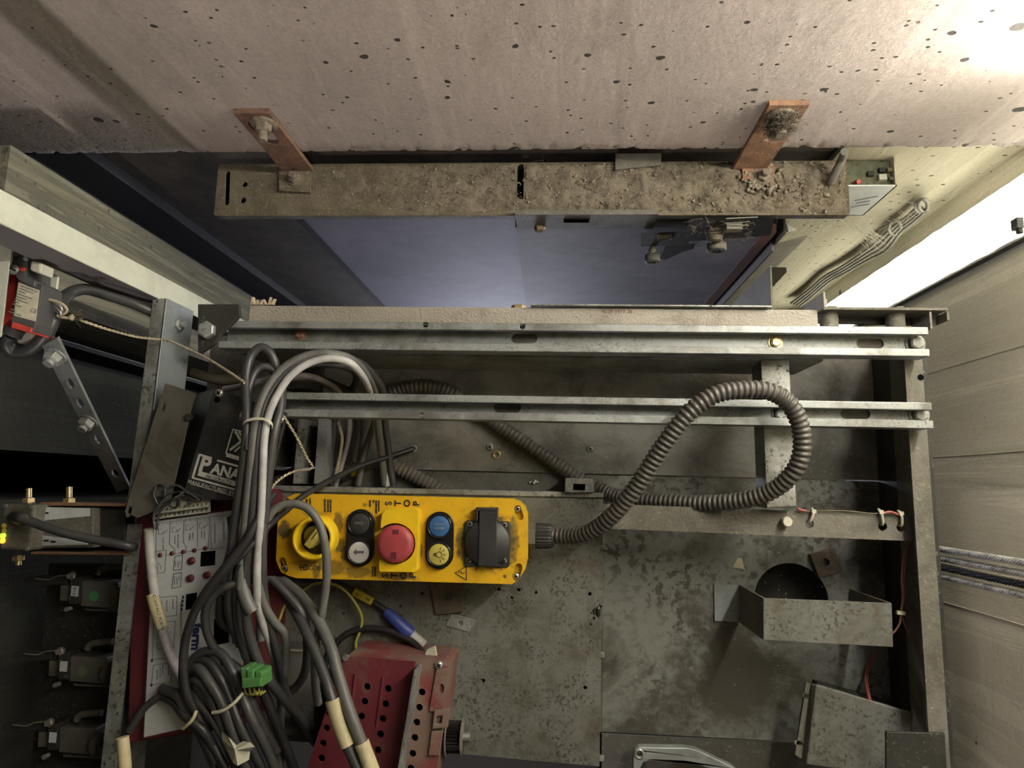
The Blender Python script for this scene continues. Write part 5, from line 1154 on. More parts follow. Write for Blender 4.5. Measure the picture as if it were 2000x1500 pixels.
U = (P(455, 962, zt) - P(373, 940, zt)).normalized(); V = Vector((-U.y, U.x, 0))
Bp = lambda x, y: P(x, y, zt + .0003)
mb = MB(); text_mb(mb, 'P', Bp(402, 907), U, V, .0235); text_mb(mb, 'ANA', Bp(441, 921), U, V, .0158)
text_mb(mb, 'MANUFACTURED BY MEM', Bp(424, 955), U, V, .0060)
t.add('lettering', mb, 'ink_white', parent=lid)
def bline(mb, a, b, w, z=.0004): 
    p, q = P(*a, zt + z), P(*b, zt + z); d = q - p; mb.box((p + q) / 2, (d.length, w, .0002), math.atan2(d.y, d.x))
mb = MB(); bline(mb, (390, 888), (414, 895), .0022); bline(mb, (424, 899), (480, 915), .0022); bline(mb, (390, 887), (376, 934), .0026); bline(mb, (376, 933), (480, 962), .0020)
bline(mb, (387, 924), (480, 951), .0055); bline(mb, (372, 945), (470, 973), .0005); t.add('frame_lines', mb, 'ink_white', parent=lid)
mb = MB(); text_mb(mb, 'PRODUCTS', Bp(428, 937), U, V, .0060, th=.0009); t.add('small_lettering', mb, 'black', parent=lid)
mb = MB(); 
for a, b, w in (((455, 838), (441, 886), .0014), ((455, 838), (500, 851), .0014), ((442, 888), (490, 903), .0044), ((459, 842), (471, 862), .0026), ((471, 862), (449, 879), .0026), ((466, 843), (480, 862), .0020), ((479, 864), (458, 882), .0020)): bline(mb, a, b, w)
for a, b, w in (((474, 802), (468, 812), .0012), ((468, 812), (482, 812), .0012)): bline(mb, a, b, w)
text_mb(mb, 'OP', Bp(472, 817), U, V, .0050)
t.add('emblem', mb, 'ink_white', parent=lid)

# ------------------------------------------------------------------ maroon controller with label plate
t = T('door_controller', 'maroon controller with pale printed label plate and cream terminal strip', 'controller', P(380, 1200, 0))
zt = .165
C_ = lambda x, y, dz=0: P(x, y, zt) + UZ * dz
mb = MB(); mb.prism(pz([(268, 978), (475, 955), (482, 1200), (474, 1420), (248, 1452), (256, 1130)], zt - .012), .02, zt - .012); t.add('housing', mb, 'maroon', bevel=.002)
mb = MB(); mb.prism(pz([(298, 1014), (478, 990), (480, 1200), (474, 1408), (276, 1446)], zt - .002), zt - .013, zt - .002); t.add('lid', mb, 'maroon', bevel=.0015)
mb = MB(); wins = [[(391, 1078), (421, 1075), (420, 1104), (390, 1107)], [(362, 1161), (385, 1157), (383, 1188), (361, 1192)], [(417, 1210), (448, 1200), (447, 1255), (416, 1262)]]
mb.prism(pz([(302, 1018), (475, 994), (476, 1200), (470, 1398), (281, 1440)], zt), zt - .002, zt, [pz(w, zt) for w in wins]); lb = t.add('label_plate', mb, 'label_w')
for w in wins:
    mb = MB(); cx = sum(p[0] for p in w) / 4; cy = sum(p[1] for p in w) / 4; mb.prism(pz([(cx + (x - cx) * 1.05, cy + (y - cy) * 1.05) for x, y in w], zt - .0014), zt - .0018, zt - .0014); t.add('window', mb, 'void', parent=lb)
def cl(mb, pts, w=.0005, dz=.0003):
    for a, b in zip(pts, pts[1:]):
        p, q = C_(*a, dz), C_(*b, dz); d = q - p; mb.box((p + q) / 2, (d.length + w * .6, w, .0002), math.atan2(d.y, d.x))
mb = MB()
cl(mb, [(303, 1140), (306, 1028), (312, 1022), (474, 1001)]); cl(mb, [(333, 1018), (331, 1062), (342, 1074), (342, 1084)]); cl(mb, [(360, 1016), (358, 1058), (364, 1068), (364, 1080)]); cl(mb, [(386, 1011), (386, 1070)]); cl(mb, [(411, 1007), (407, 1070)]); cl(mb, [(303, 1078), (325, 1074), (322, 1118), (303, 1121), (303, 1078)])
cl(mb, [(342, 1087), (357, 1084), (355, 1112), (339, 1114), (342, 1087)], .0007); cl(mb, [(339, 1121), (355, 1118), (353, 1146), (336, 1149), (339, 1121)], .0007)
cl(mb, [(324, 1085), (408, 1070)]); cl(mb, [(408, 1073), (440, 1069)]); 
cl(mb, [(309, 1167), (346, 1164), (345, 1202), (308, 1206), (309, 1167)]); cl(mb, [(300, 1217), (343, 1213), (338, 1284), (298, 1288), (300, 1217)]); cl(mb, [(300, 1299), (336, 1294), (334, 1332), (296, 1338), (300, 1299)])
cl(mb, [(358, 1164), (353, 1180), (352, 1330)]); cl(mb, [(356, 1175), (355, 1182), (356, 1330)], .0004)
for x, y in ((310, 1028), (337, 1024), (363, 1020), (390, 1016)):     # relay symbols
    cl(mb, [(x, y + 6), (x, y + 16), (x + 9, y + 15), (x + 9, y + 10)], .0004); cl(mb, [(x + 9, y + 15), (x + 17, y + 7)], .0004); cl(mb, [(x, y + 6), (x + 5, y + 5)], .0004)
for x, y in ((312, 1240), (312, 1262), (328, 1232)): cl(mb, [(x + 6 * math.cos(a), y + 6 * math.sin(a)) for a in (0, .8, 1.6, 2.4, 3.2, 4.2, 5.2)], .0004)
t.add('label_lines', mb, 'ink_g', parent=lb, kind='stuff')
mb = MB(); rg = random.Random(5)
for (x, y0, y1) in ((319, 1050, 1074), (342, 1046, 1062), (348, 1044, 1071), (371, 1042, 1056), (377, 1041, 1054), (394, 1038, 1049), (400, 1039, 1052), (413, 1026, 1072), (420, 1022, 1062), (438, 1020, 1056), (446, 1018, 1058), (451, 1018, 1054), (310, 1100, 1104), (315, 1104, 1112), (308, 1108, 1118), (351, 1096, 1102), (348, 1098, 1108), (343, 1096, 1106), (350, 1126, 1134), (346, 1128, 1142), (341, 1126, 1142), (316, 1176, 1198), (326, 1172, 1194), (338, 1170, 1190), (307, 1308, 1326), (313, 1304, 1322), (318, 1300, 1318), (330, 1296, 1318), (305, 1024, 1027), (460, 1014, 1060), (466, 1012, 1058)):
    y = y0
    while y < y1:
        L = rg.uniform(.8, 1.6); p = C_(x + rg.uniform(-.3, .3), y, .0003); mb.box(p, (.0013, .0004, .0002), rg.uniform(-.3, .3)); y += L
for (x, y) in ((311, 1025), (319, 1024), (328, 1023), (337, 1022), (345, 1021), (354, 1020), (363, 1018), (372, 1017), (381, 1016), (391, 1015), (400, 1014), (407, 1013), (419, 1012), (427, 1011), (435, 1010)): mb.box(C_(x, y, .0003), (.0010, .0010, .0002))
t.add('label_print', mb, 'ink_f', parent=lb, kind='stuff')
mb = MB()
for x, y in ((358, 1166), (357, 1174), (356, 1182), (355, 1190), (302, 1210), (297, 1290), (296, 1338), (304, 1165)): mb.box(C_(x, y, .0004), (.0022, .0030, .0002), .1)
text_mb(mb, 'ferm', C_(385, 1243, .0003), (C_(382, 1280) - C_(388, 1210)).normalized(), Vector((1, .05, 0)), .0150)
mb.prism([tuple(C_(*q)[:2]) for q in ((455, 1236), (469, 1233), (468, 1254), (454, 1257))], zt + .0002, zt + .0004); t.add('blue_print', mb, 'ink_blue', parent=lb)
mb = MB(); cl(mb, [(457, 1251), (461, 1239), (466, 1249), (457, 1251)], .0007, .0006); t.add('white_print', mb, 'label_w', parent=lb)
for x, y in ((313, 1084), (336, 1081), (358, 1078), (380, 1075), (401, 1071)):
    mb = MB(); mb.lathe([(.0026, 0), (.0024, .001), (0, .0014)], C_(x, y), 14); t.add('indicator', mb, 'maroon', parent=lb)
for x, y in ((375, 1095), (373, 1129), (405, 1123)):
    mb = MB(); mb.lathe([(.0042, 0), (.0040, .003), (0, .0034)], C_(x, y), 18); mb.box(C_(x, y, .0036), (.006, .001, .0006), .9); t.add('dial', mb, 'maroon', parent=lb)
mb = MB(); mb.prism([tuple(C_(*q)[:2]) for q in ((280, 1036), (291, 1060), (301, 1140), (275, 1132))], zt - .0119, zt - .0112); t.add('side_sticker', mb, 'label_w')
# terminal strip
ts = T('terminal_strip', 'cream terminal strip with two rows of square openings on maroon controller', 'terminal', P(355, 988, .15))
zs = .182; q = [(303, 1000), (408, 986), (408, 973), (308, 983)]
n = 12; hs = []
def tsp(u, v): # u along the strip, v across
    a = Vector((302, 1004)).lerp(Vector((406, 990)), u); b = Vector((312, 976)).lerp(Vector((408, 966)), u); return a.lerp(b, v)
for k in range(n):
    for v0 in (.26,):
        u = (k + .5) / n; hs.append([tuple(P(*(tsp(u + du, v0 + dv)), zs)[:2]) for du, dv in ((-.020, -.11), (.020, -.11), (.020, .11), (-.020, .11))])
mb = MB(); mb.prism([tuple(P(*tsp(*w), zs)[:2]) for w in ((-.01, 0), (1.01, 0), (1.01, 1), (-.01, 1))], zs - .004, zs, hs); ts.add('upper_row', mb, 'cream')
def tsp2(u, v):
    a = Vector((300, 1012)).lerp(Vector((407, 998)), u); b = Vector((302, 1003)).lerp(Vector((407, 989)), u); return a.lerp(b, v)
hs = [[tuple(P(*(tsp2((k + .5) / n + du, .35 + dv)), zs - .008)[:2]) for du, dv in ((-.020, -.3), (.020, -.3), (.020, .3), (-.020, .3))] for k in range(n)]
mb = MB(); mb.prism([tuple(P(*tsp2(*w), zs - .008)[:2]) for w in ((-.01, -.3), (1.01, -.3), (1.01, 1.05), (-.01, 1.05))], zs - .012, zs - .008, hs); ts.add('lower_row', mb, 'cream')
mb = MB(); mb.prism([tuple(P(*tsp(*w), zs - .013)[:2]) for w in ((0, -.3), (1, -.3), (1, .95), (0, .95))], zs - .028, zs - .013); ts.add('core', mb, 'black')
mb = MB()
for k in range(1, n): 
    a, b = P(*tsp(k / n, .45), zs), P(*tsp(k / n, 1), zs); d = b - a; mb.box((a + b) / 2 + UZ * .0001, (d.length, .0004, .0003), math.atan2(d.y, d.x))
ts.add('joints', mb, 'ink_f')

# ------------------------------------------------------------------ cables
def cable(label, mat, r, pts, group='cables of the big bundle', n=10):
    pts = [(x, y, z if z < .2 else .2 + (z - .2) * .4) for x, y, z in pts]
    pts = [(x, y, max(z, .172 + r) if (x < 478 and 985 < y < 1430) else z) for x, y, z in pts]
    mb = MB(); mb.tube(smooth_path([P(*q) for q in pts], 7), r, n); return single('cable', label, 'cable', mb, mat, group)
G1 = 'cables of the big bundle'
cable('grey cable, outermost of the tall arch beside the black box', 'cab_grey', .0052, [(470, 1150, .215), (474, 1080, .22), (480, 1015, .232), (485, 960, .245), (491, 900, .258), (496, 850, .262), (505, 800, .26), (525, 755, .25), (560, 715, .235), (606, 694, .22), (650, 692, .205), (690, 705, .175), (718, 735, .13), (733, 768, .085), (738, 830, .05), (745, 880, .03), (752, 948, .02)])
cable('pale grey cable, brightest of the arch, running down over the black box', 'cab_pale', .0042, [(548, 1330, .12), (524, 1250, .165), (506, 1190, .19), (502, 1130, .215), (505, 1060, .225), (510, 1000, .238), (512, 955, .248), (514, 900, .26), (517, 850, .264), (525, 810, .264), (540, 775, .26), (565, 737, .252), (600, 711, .24), (642, 700, .225), (682, 708, .195), (708, 735, .15), (724, 768, .09), (733, 805, .055), (738, 860, .03), (757, 950, .02)])
cable('dark grey cable in a narrow hairpin at the top of the bundle', 'rubber', .0050, [(440, 1160, .2), (455, 1050, .215), (468, 955, .24), (476, 900, .252), (481, 850, .258), (482, 800, .252), (480, 740, .235), (488, 700, .225), (508, 679, .218), (528, 690, .21), (541, 722, .2), (548, 762, .21), (546, 800, .225), (537, 840, .24), (528, 900, .238), (521, 960, .232), (517, 1020, .22)])
cable('dark cable arching between the grey and the pale cable', 'rubber', .0048, [(480, 1180, .2), (487, 1070, .22), (495, 980, .24), (499, 920, .252), (504, 860, .258), (512, 810, .256), (527, 770, .248), (556, 731, .236), (595, 706, .218), (650, 703, .195), (700, 708, .16), (730, 735, .12), (749, 768, .08), (753, 830, .04), (760, 890, .025), (768, 948, .018)])
cable('lilac grey cable bending right below the arch', 'cab_lilac', .0036, [(438, 760, .15), (472, 754, .165), (510, 744, .18), (560, 734, .175), (605, 735, .16), (640, 748, .12), (664, 768, .09), (681, 810, .05), (680, 860, .025), (668, 905, .02), (655, 950, .02)])
cable('thin dark cable in a small inner loop inside the hairpin', 'rubber', .0042, [(484, 880, .262), (483, 800, .25), (486, 760, .235), (500, 725, .222), (520, 716, .212), (538, 730, .2), (552, 760, .19), (550, 800, .19)])
cable('black cable low under the arch, diving under the lower strut', 'rubber_b', .0060, [(560, 742, .14), (610, 740, .12), (650, 752, .10), (690, 775, .06), (700, 830, .03), (690, 900, .02)])
cable('dark dusty cable bent across behind the arch', 'rubber', .0055, [(590, 712, .16), (640, 708, .15), (690, 722, .12), (697, 745, .09), (680, 775, .05), (655, 820, .03), (648, 880, .022), (646, 948, .02)])
cable('grey sloping cable under the lower strut', 'cab_grey', .0046, [(742, 790, .03), (730, 830, .02), (712, 885, .018), (700, 948, .018)], 'cables below the lower strut')
cable('cream thin cable between dark and lilac cables under the strut', 'cord', .0022, [(655, 790, .03), (661, 825, .03), (668, 855, .03), (663, 895, .03), (655, 930, .03)], 'cables below the lower strut')
cable('brown hose curving behind the pull cord', 'cab_brown', .0070, [(376, 728, .06), (410, 738, .06), (440, 742, .06), (475, 738, .06)], 'cables below the upper strut')
cable('black cable clipped to the roof and slanting down over yellow box corner', 'rubber_b', .0035, [(806, 877, .004), (770, 889, .02), (710, 908, .055), (660, 930, .085), (600, 964, .135), (560, 996, .165), (520, 1032, .20), (482, 1075, .235), (438, 1118, .235), (402, 1165, .23), (376, 1205, .225), (361, 1255, .215), (355, 1312, .2), (360, 1360, .19), (385, 1420, .185), (420, 1490, .18)], 'cables over the controller')
cable('second black cable slanting beside the first over the controller', 'rubber_b', .0046, [(536, 962, .215), (520, 985, .222), (500, 1020, .235), (478, 1060, .245), (446, 1100, .245), (406, 1150, .24), (380, 1195, .22), (363, 1248, .205), (358, 1300, .2), (364, 1350, .195), (392, 1410, .185), (440, 1500, .18)], 'cables over the controller')
cable('grey cable looping over the yellow station corner and selector', 'cab_grey', .0046, [(510, 1250, .17), (507, 1170, .18), (508, 1090, .19), (514, 1045, .192), (527, 1006, .192), (548, 988, .19), (575, 984, .188), (602, 994, .186), (622, 1020, .184), (633, 1055, .182), (638, 1095, .178), (637, 1140, .172), (630, 1190, .165), (621, 1240, .165), (615, 1290, .165), (617, 1345, .16), (622, 1375, .155)], 'cables over the controller')
cable('dark cable curving left under the yellow station edge over controller', 'rubber', .0045, [(595, 1139, .075), (560, 1135, .11), (500, 1132, .185), (455, 1141, .215), (420, 1160, .215), (402, 1190, .205), (402, 1225, .195), (415, 1260, .185), (440, 1290, .17)], 'cables over the controller')
cable('short grey cable ending in a blunt cut end', 'cab_grey', .0070, [(472, 1120, .21), (476, 1155, .21), (485, 1180, .208), (494, 1195, .205)], 'cables over the controller')
cable('dark cable over the label plate with white print', 'rubber_b', .0050, [(450, 1080, .225), (440, 1120, .21), (432, 1165, .195), (430, 1205, .185), (445, 1225, .18), (470, 1235, .175)], 'cables over the controller')
for i, (pts, m_, r) in enumerate((
    ([(515, 1020, .215), (512, 1090, .21), (515, 1160, .19), (530, 1230, .17), (548, 1300, .15), (560, 1360, .13), (592, 1420, .08), (640, 1480, .05)], 'rubber', .0050),
    ([(478, 1180, .2), (484, 1230, .19), (500, 1280, .18), (520, 1320, .17), (555, 1365, .15), (582, 1398, .13), (612, 1440, .08), (650, 1490, .05)], 'rubber', .0055),
    ([(500, 1120, .21), (515, 1180, .19), (536, 1215, .175), (556, 1240, .165), (558, 1290, .15), (550, 1340, .14), (548, 1420, .12), (546, 1550, .11)], 'cab_grey', .0046),
    ([(470, 1100, .22), (462, 1160, .2), (466, 1220, .19), (480, 1275, .18), (505, 1330, .165), (530, 1390, .15), (566, 1480, .12), (590, 1550, .08)], 'rubber_b', .0055),
    ([(530, 1130, .16), (560, 1160, .16), (590, 1200, .16), (600, 1250, .15), (596, 1310, .13), (575, 1345, .12), (548, 1352, .12)], 'rubber', .0050),
    ([(490, 1040, .225), (480, 1110, .215), (470, 1180, .2), (474, 1230, .19), (490, 1290, .175)], 'rubber', .0048),
    ([(452, 1010, .19), (458, 1060, .2), (452, 1120, .205), (446, 1170, .2), (452, 1215, .19), (470, 1260, .18)], 'rubber_b', .0050))):
    cable(('dark cable sagging to the red cover', 'thick dark cable slanting down to lower edge', 'grey cable running straight down to bottom edge', 'black cable behind the thick dark one', 'dark cable looping round the grey relay box', 'dark cable at the left of the bundle end', 'black cable lying along the label plate edge')[i], m_, r, pts, 'cables below the bundle')
GL = 'marked cables over the red cover'
t = T('marked_cable', 'thick grey cable with cream marker sleeve crossing the red cover', 'cable', P(650, 1300, .1), 0, GL)
g = smooth_path([P(*q) for q in ((552, 1135, .12), (588, 1165, .14), (620, 1210, .165), (645, 1262, .18), (661, 1320, .19), (683, 1390, .2), (708, 1456, .2), (740, 1540, .2))], 8); mb = MB(); mb.tube(g, .0062, 12); t.add('jacket', mb, 'cab_grey')
mb = MB(); mb.tube([P(706, 1450, .2), P(720, 1487, .2), P(742, 1545, .2)], .0078, 12); t.add('marker_sleeve', mb, 'sleeve')
t = T('marked_cable', 'dark grey cable with long cream marker sleeve left of the thick grey one', 'cable', P(620, 1300, .1), 0, GL)
mb = MB(); mb.tube(smooth_path([P(*q) for q in ((540, 1140, .13), (575, 1190, .155), (603, 1245, .175), (630, 1310, .19), (648, 1365, .2), (668, 1430, .2), (698, 1500, .2), (715, 1540, .2))], 8), .0056, 12); t.add('jacket', mb, 'rubber')
mb = MB(); mb.tube(smooth_path([P(649, 1366, .2), P(662, 1410, .2), P(679, 1456, .2)], 5), .0078, 12); t.add('marker_sleeve', mb, 'sleeve')
# tie round the bundle
mb = MB(); pts = [P(475, 828, .226), P(482, 822, .231), P(500, 818, .233), P(517, 819, .233), P(529, 825, .231), P(533, 832, .226), P(531, 836, .222)]; pa = smooth_path(pts, 6)
vs = []
for p in pa: vs += [p + Vector((0, .0014, 0)), p + Vector((0, -.0014, 0)), p + Vector((0, -.0014, .0012)), p + Vector((0, .0014, .0012))]
fs = [(i * 4 + k, i * 4 + (k + 1) % 4, i * 4 + 4 + (k + 1) % 4, i * 4 + 4 + k) for i in range(len(pa) - 1) for k in range(4)]
mb.add(vs, fs); single('cable_tie', 'cream nylon tie strapped round the big cable bundle', 'cable tie', mb, 'tie')
# thin wires at the terminal strip
mb = MB()
for pts in ([(308, 985), (300, 965), (308, 948), (322, 952), (320, 968), (308, 972)], [(320, 980), (328, 955), (345, 948), (362, 958), (378, 968), (392, 978)], [(306, 1000), (316, 975), (340, 962), (365, 962), (374, 972), (370, 984)], [(330, 984), (345, 970), (365, 968), (380, 980)], [(306, 1035), (310, 1008), (322, 985), (345, 972), (352, 982), (340, 992), (328, 985)], [(302, 1034), (300, 1005), (312, 985), (330, 968)], [(345, 986), (352, 965), (372, 962), (398, 974)]):
    mb.tube(smooth_path([P(a, b, .192 + .004 * math.sin(i * 2 + a)) for i, (a, b) in enumerate(pts)], 6), .0014, 6)
single('terminal_wires', 'tangle of thin grey wires over the cream terminal strip', 'wire', mb, 'rubber')
t = T('contact_cable', 'white sleeved cable with printed cream marker on maroon controller', 'cable', P(300, 1130, .15))
mb = MB(); mb.tube(smooth_path([P(290, 1033, .185), P(293, 1080, .18), P(298, 1130, .178), P(303, 1165, .178)], 6), .0050, 12); t.add('white_sleeve', mb, 'sleeve_w')
mb = MB(); mb.tube(smooth_path([P(297, 1160, .178), P(305, 1190, .178), P(317, 1226, .178)], 6), .0062, 12); ms = t.add('marker_sleeve', mb, 'sleeve')
d = (P(317, 1226, .17) - P(302, 1170, .17)).normalized(); mb = MB(); text_mb(mb, 'CONTACT PORTE', P(310, 1196, .1846), d, Vector((-d.y, d.x, 0)), .0048); t.add('lettering', mb, 'ink', parent=ms)
mb = MB(); mb.tube(smooth_path([P(315, 1222, .178), P(324, 1255, .178), P(337, 1290, .178), P(352, 1322, .178), P(360, 1340, .175)], 6), .0050, 12); t.add('jacket', mb, 'cab_lilac')
# the coil at the bottom
CL = ['uppermost dark strand of the tied cable coil, over the label plate corner', 'black second strand of the tied coil, just left of the uppermost', 'dark strand in the middle of the tied coil, under the right tie', 'thinner dark strand left of the middle of the tied coil', 'dark strand at the outer left of the tied coil by the short tie', 'black thin strand crossing low at the left of the tied coil', 'thick black strand nearest the green connector', 'thin dark strand sweeping in from the maroon controller edge']
GC = 'strands of the tied cable coil'
coil = [([(366, 1350, .174), (370, 1305, .178), (392, 1276, .18), (430, 1276, .185), (455, 1314, .19), (470, 1350, .19), (490, 1400, .19), (520, 1460, .18), (545, 1520, .17)], 'rubber', .0052),
        ([(366, 1372, .174), (360, 1330, .174), (375, 1299, .175), (405, 1292, .185), (430, 1324, .19), (447, 1360, .19), (470, 1420, .19), (505, 1490, .18), (520, 1530, .17)], 'rubber_b', .0052),
        ([(370, 1314, .18), (388, 1306, .19), (410, 1334, .195), (432, 1370, .195), (455, 1430, .19), (485, 1510, .18)], 'rubber', .0055),
        ([(368, 1334, .18), (385, 1329, .19), (402, 1345, .19), (425, 1395, .19), (450, 1455, .18), (470, 1520, .17)], 'rubber', .0046),
        ([(314, 1345, .17), (330, 1351, .18), (350, 1362, .185), (370, 1405, .185), (395, 1440, .18), (425, 1510, .17)], 'rubber', .0052),
        ([(318, 1360, .17), (340, 1372, .18), (362, 1400, .19), (395, 1425, .19), (420, 1465, .18), (445, 1520, .17)], 'rubber_b', .0048),
        ([(438, 1289, .18), (470, 1314, .18), (482, 1345, .18), (500, 1395, .175), (540, 1470, .16)], 'rubber_b', .0058),
        ([(252, 1428, .16), (272, 1396, .165), (292, 1374, .17), (320, 1357, .175), (365, 1352, .18), (392, 1378, .185), (430, 1430, .185), (460, 1500, .175)], 'rubber', .0040)]
for i, (pts, m_, r) in enumerate(coil): cable(CL[i], m_, r, pts, GC)
mb = MB(); mb.tube(smooth_path([P(415, 1392, .203), P(435, 1388, .207), P(458, 1372, .207), P(475, 1353, .203)], 6), .0019, 6); single('cable_tie', 'cream nylon tie across the right of the cable coil', 'cable tie', mb, 'tie')
mb = MB(); mb.tube(smooth_path([P(357, 1423, .196), P(370, 1412, .2), P(379, 1400, .2), P(383, 1388, .198)], 6), .0019, 6); single('cable_tie', 'short cream nylon tie at the left of the cable coil', 'cable tie', mb, 'sleeve')
# earth wire, blue cable, black cable
mb = MB(); mb.tube(smooth_path([P(*q) for q in ((570, 1180, .07), (590, 1155, .075), (615, 1140, .075), (645, 1140, .072), (672, 1152, .068), (694, 1178, .062), (707, 1208, .055), (702, 1235, .05), (695, 1255, .048), (697, 1275, .046))], 7), .0018, 8); single('earth_wire', 'yellow green earth wire arching below the yellow station', 'wire', mb, 'yellow_wire')
mb = MB(); mb.tube(smooth_path([P(*q) for q in ((562, 1172, .15), (552, 1192, .152), (544, 1214, .152), (530, 1232, .15), (515, 1240, .148))], 6), .0016, 8); single('earth_wire', 'short yellow wire end among the dark cables', 'wire', mb, 'yellow_wire')
t = T('blue_taped_cable', 'black cable with yellow label, blue tape and pale end on cover plate', 'cable', P(750, 1195, ZP))
mb = MB(); mb.tube(smooth_path([P(600, 1132, .05), P(650, 1137, .05), P(692, 1156, .048), P(728, 1176, .047), P(756, 1195, .047), P(800, 1236, .046), P(815, 1250, .046)], 6), .0038, 10); t.add('jacket', mb, 'rubber_b')
mb = MB(); mb.tube([P(691, 1156, .048), P(728, 1176, .047)], .0054, 10); yl_ = t.add('yellow_label', mb, 'yellow_sl')
d = (P(728, 1176, .05) - P(691, 1156, .05)).normalized(); mb = MB(); text_mb(mb, '61S 199', P(709, 1166, .0538), d, Vector((-d.y, d.x, 0)), .0062); t.add('lettering', mb, 'ink', parent=yl_)
mb = MB(); mb.tube([P(753, 1194, .047), P(766, 1205, .048), P(797, 1234, .048), P(800, 1237, .047)], .0085, 12, rf=lambda i: (.0062, .0078, .0092, .0088)[i]); t.add('blue_tape', mb, 'blue_tape')
mb = MB(); mb.tube([P(799, 1236, .047), P(828, 1261, .047)], .0066, 12); t.add('pale_end', mb, 'sleeve_w')
mb = MB(); mb.tube(smooth_path([P(*q) for q in ((628, 1330, .05), (640, 1285, .05), (668, 1245, .05), (705, 1228, .05), (750, 1230, .05), (800, 1250, .055), (826, 1275, .07), (832, 1292, .09))], 7), .0040, 10); single('cable', 'black cable curving over the cover plate into the red cover', 'cable', mb, 'rubber_b')
mb = MB(); mb.prism(pz([(832, 1270), (850, 1261), (855, 1288), (838, 1292), (828, 1284)], .09), .086, .09); single('white_tag', 'small white plastic tag at the corner of the red cover', 'tag', mb, 'paper', bevel=.001)

# relay box, green connector, paper
t = T('relay_box', 'dark grey relay box with faded print behind the cables', 'electrical box', P(555, 1350, 0))
zt = .085; mb = MB(); mb.prism(pz([(502, 1266), (612, 1272), (612, 1440), (500, 1436)], zt), ZP + .001, zt); t.add('body', mb, 'greybox', bevel=.002)
mb = MB(); a, b = P(504, 1267, zt), P(602, 1271, zt); mb.box((a + b) / 2, (.065, .0022, .003), .0); t.add('edge_strip', mb, 'jamb')
mb = MB(); text_mb(mb, 'B', P(503, 1379, zt + .0003), Vector((0, 1, 0)), Vector((-1, 0, 0)), .012); text_mb(mb, 'UP2', P(598, 1393, zt + .0003), Vector((0, 1, 0)), Vector((-1, 0, 0)), .010)
for i in range(7): p = P(514 + i * 5, 1405, zt + .0003); mb.box(p, (.0006, .030, .0002))
t.add('print', mb, 'ink_f', kind='stuff')
t = T('green_connector', 'bright green plug connector among the dark cables', 'connector', P(490, 1325, .185))
mb = MB()
for i, (x, w_) in enumerate(((470, 13), (483, 14), (498, 14))):
    mb.prism(pz([(x, 1304 + i * 3), (x + w_ - 1, 1305 + i * 3), (x + w_ + 1, 1342), (x + 3, 1344)], .21), .185, .21 + .002 * (i % 2))
mb.prism(pz([(473, 1325), (512, 1322), (511, 1340), (474, 1344)], .212), .187, .214); t.add('body', mb, 'green', bevel=.0012)
mb = MB(); 
for i in range(4): mb.tube(smooth_path([P(478 + i * 9, 1343, .2), P(480 + i * 9, 1354, .195), P(490 + i * 6, 1357, .185), P(500 + i * 6, 1350, .17)], 4), .0011, 6)
t.add('leads', mb, 'yellow_wire')
mb = MB(); q = [(433, 1429), (446, 1440), (461, 1456), (474, 1448), (488, 1450), (497, 1459), (488, 1468), (486, 1484), (464, 1496), (455, 1490), (443, 1465), (434, 1445)]
zz = [.2 + .006 * math.sin(i * 1.7) for i in range(len(q))]
vs = [P(a, b, z) for (a, b), z in zip(q, zz)]; cc = sum(vs, Vector()) / len(vs); cc.z += .006
mb.add(vs + [cc] + [v + UZ * -.0008 for v in vs] + [cc + UZ * -.0008], [(i, len(q), (i + 1) % len(q)) for i in range(len(q))] + [(len(q) + 1 + (i + 1) % len(q), 2 * len(q) + 1, len(q) + 1 + i) for i in range(len(q))])
single('paper_piece', 'crumpled dirty white paper piece lying on the cable coil', 'paper', mb, 'paper')
mb = MB(); mb.tube([P(239, 1440, .2), P(243, 1478, .2), P(247, 1540, .2)], .0062, 12); single('marker_sleeve', 'cream marker sleeve standing at the bottom left edge', 'sleeve', mb, 'sleeve')

# ------------------------------------------------------------------ far left: levelling device and rail clamps
t = T('levelling_device', 'grimy boxed device with lit green and orange lamps at the left edge', 'device', P(120, 1030, .1))
zt = .19
mb = MB(); mb.prism(pz([(62, 984), (246, 986), (246, 1082), (60, 1080)], .14), .135, .14); t.add('base_channel', mb, 'frame_d')
for q, nm in (([(78, 981), (246, 984), (246, 989), (78, 987)], 'edge'), ([(60, 1077), (246, 1079), (246, 1084), (60, 1082)], 'edge')):
    mb = MB(); mb.prism(pz(q, .17), .135, .17); t.add('channel_flange', mb, 'copper')
mb = MB(); mb.prism(pz([(4, 985), (68, 985), (58, 1076), (-2, 1074)], zt), .14, zt); t.add('end_cap', mb, 'grey_case', bevel=.003)
mb = MB(); mb.prism(pz([(68, 990), (182, 992), (182, 1070), (60, 1070)], .172), .141, .172); bd = t.add('body', mb, 'frame', bevel=.001)
for q in ([(70, 990), (176, 993), (176, 1008), (66, 1018)], [(64, 1043), (172, 1057), (172, 1064), (60, 1066)]):
    mb = MB(); mb.prism(pz(q, .1722), .1721, .1725); s_ = t.add('sticker', mb, 'label_w', parent=bd)
mb = MB()
for x, y in ((76, 998), (90, 1002), (76, 1050), (72, 1046), (90, 1056), (104, 1058)): mb.box(P(x, y, .1727), (.006, .0022, .0002))
t.add('lettering', mb, 'ink', parent=bd)
mb = MB(); mb.prism(pz([(182, 992), (244, 994), (244, 1068), (182, 1068)], .160), .141, .160); t.add('rear_block', mb, 'frame_d', bevel=.001)
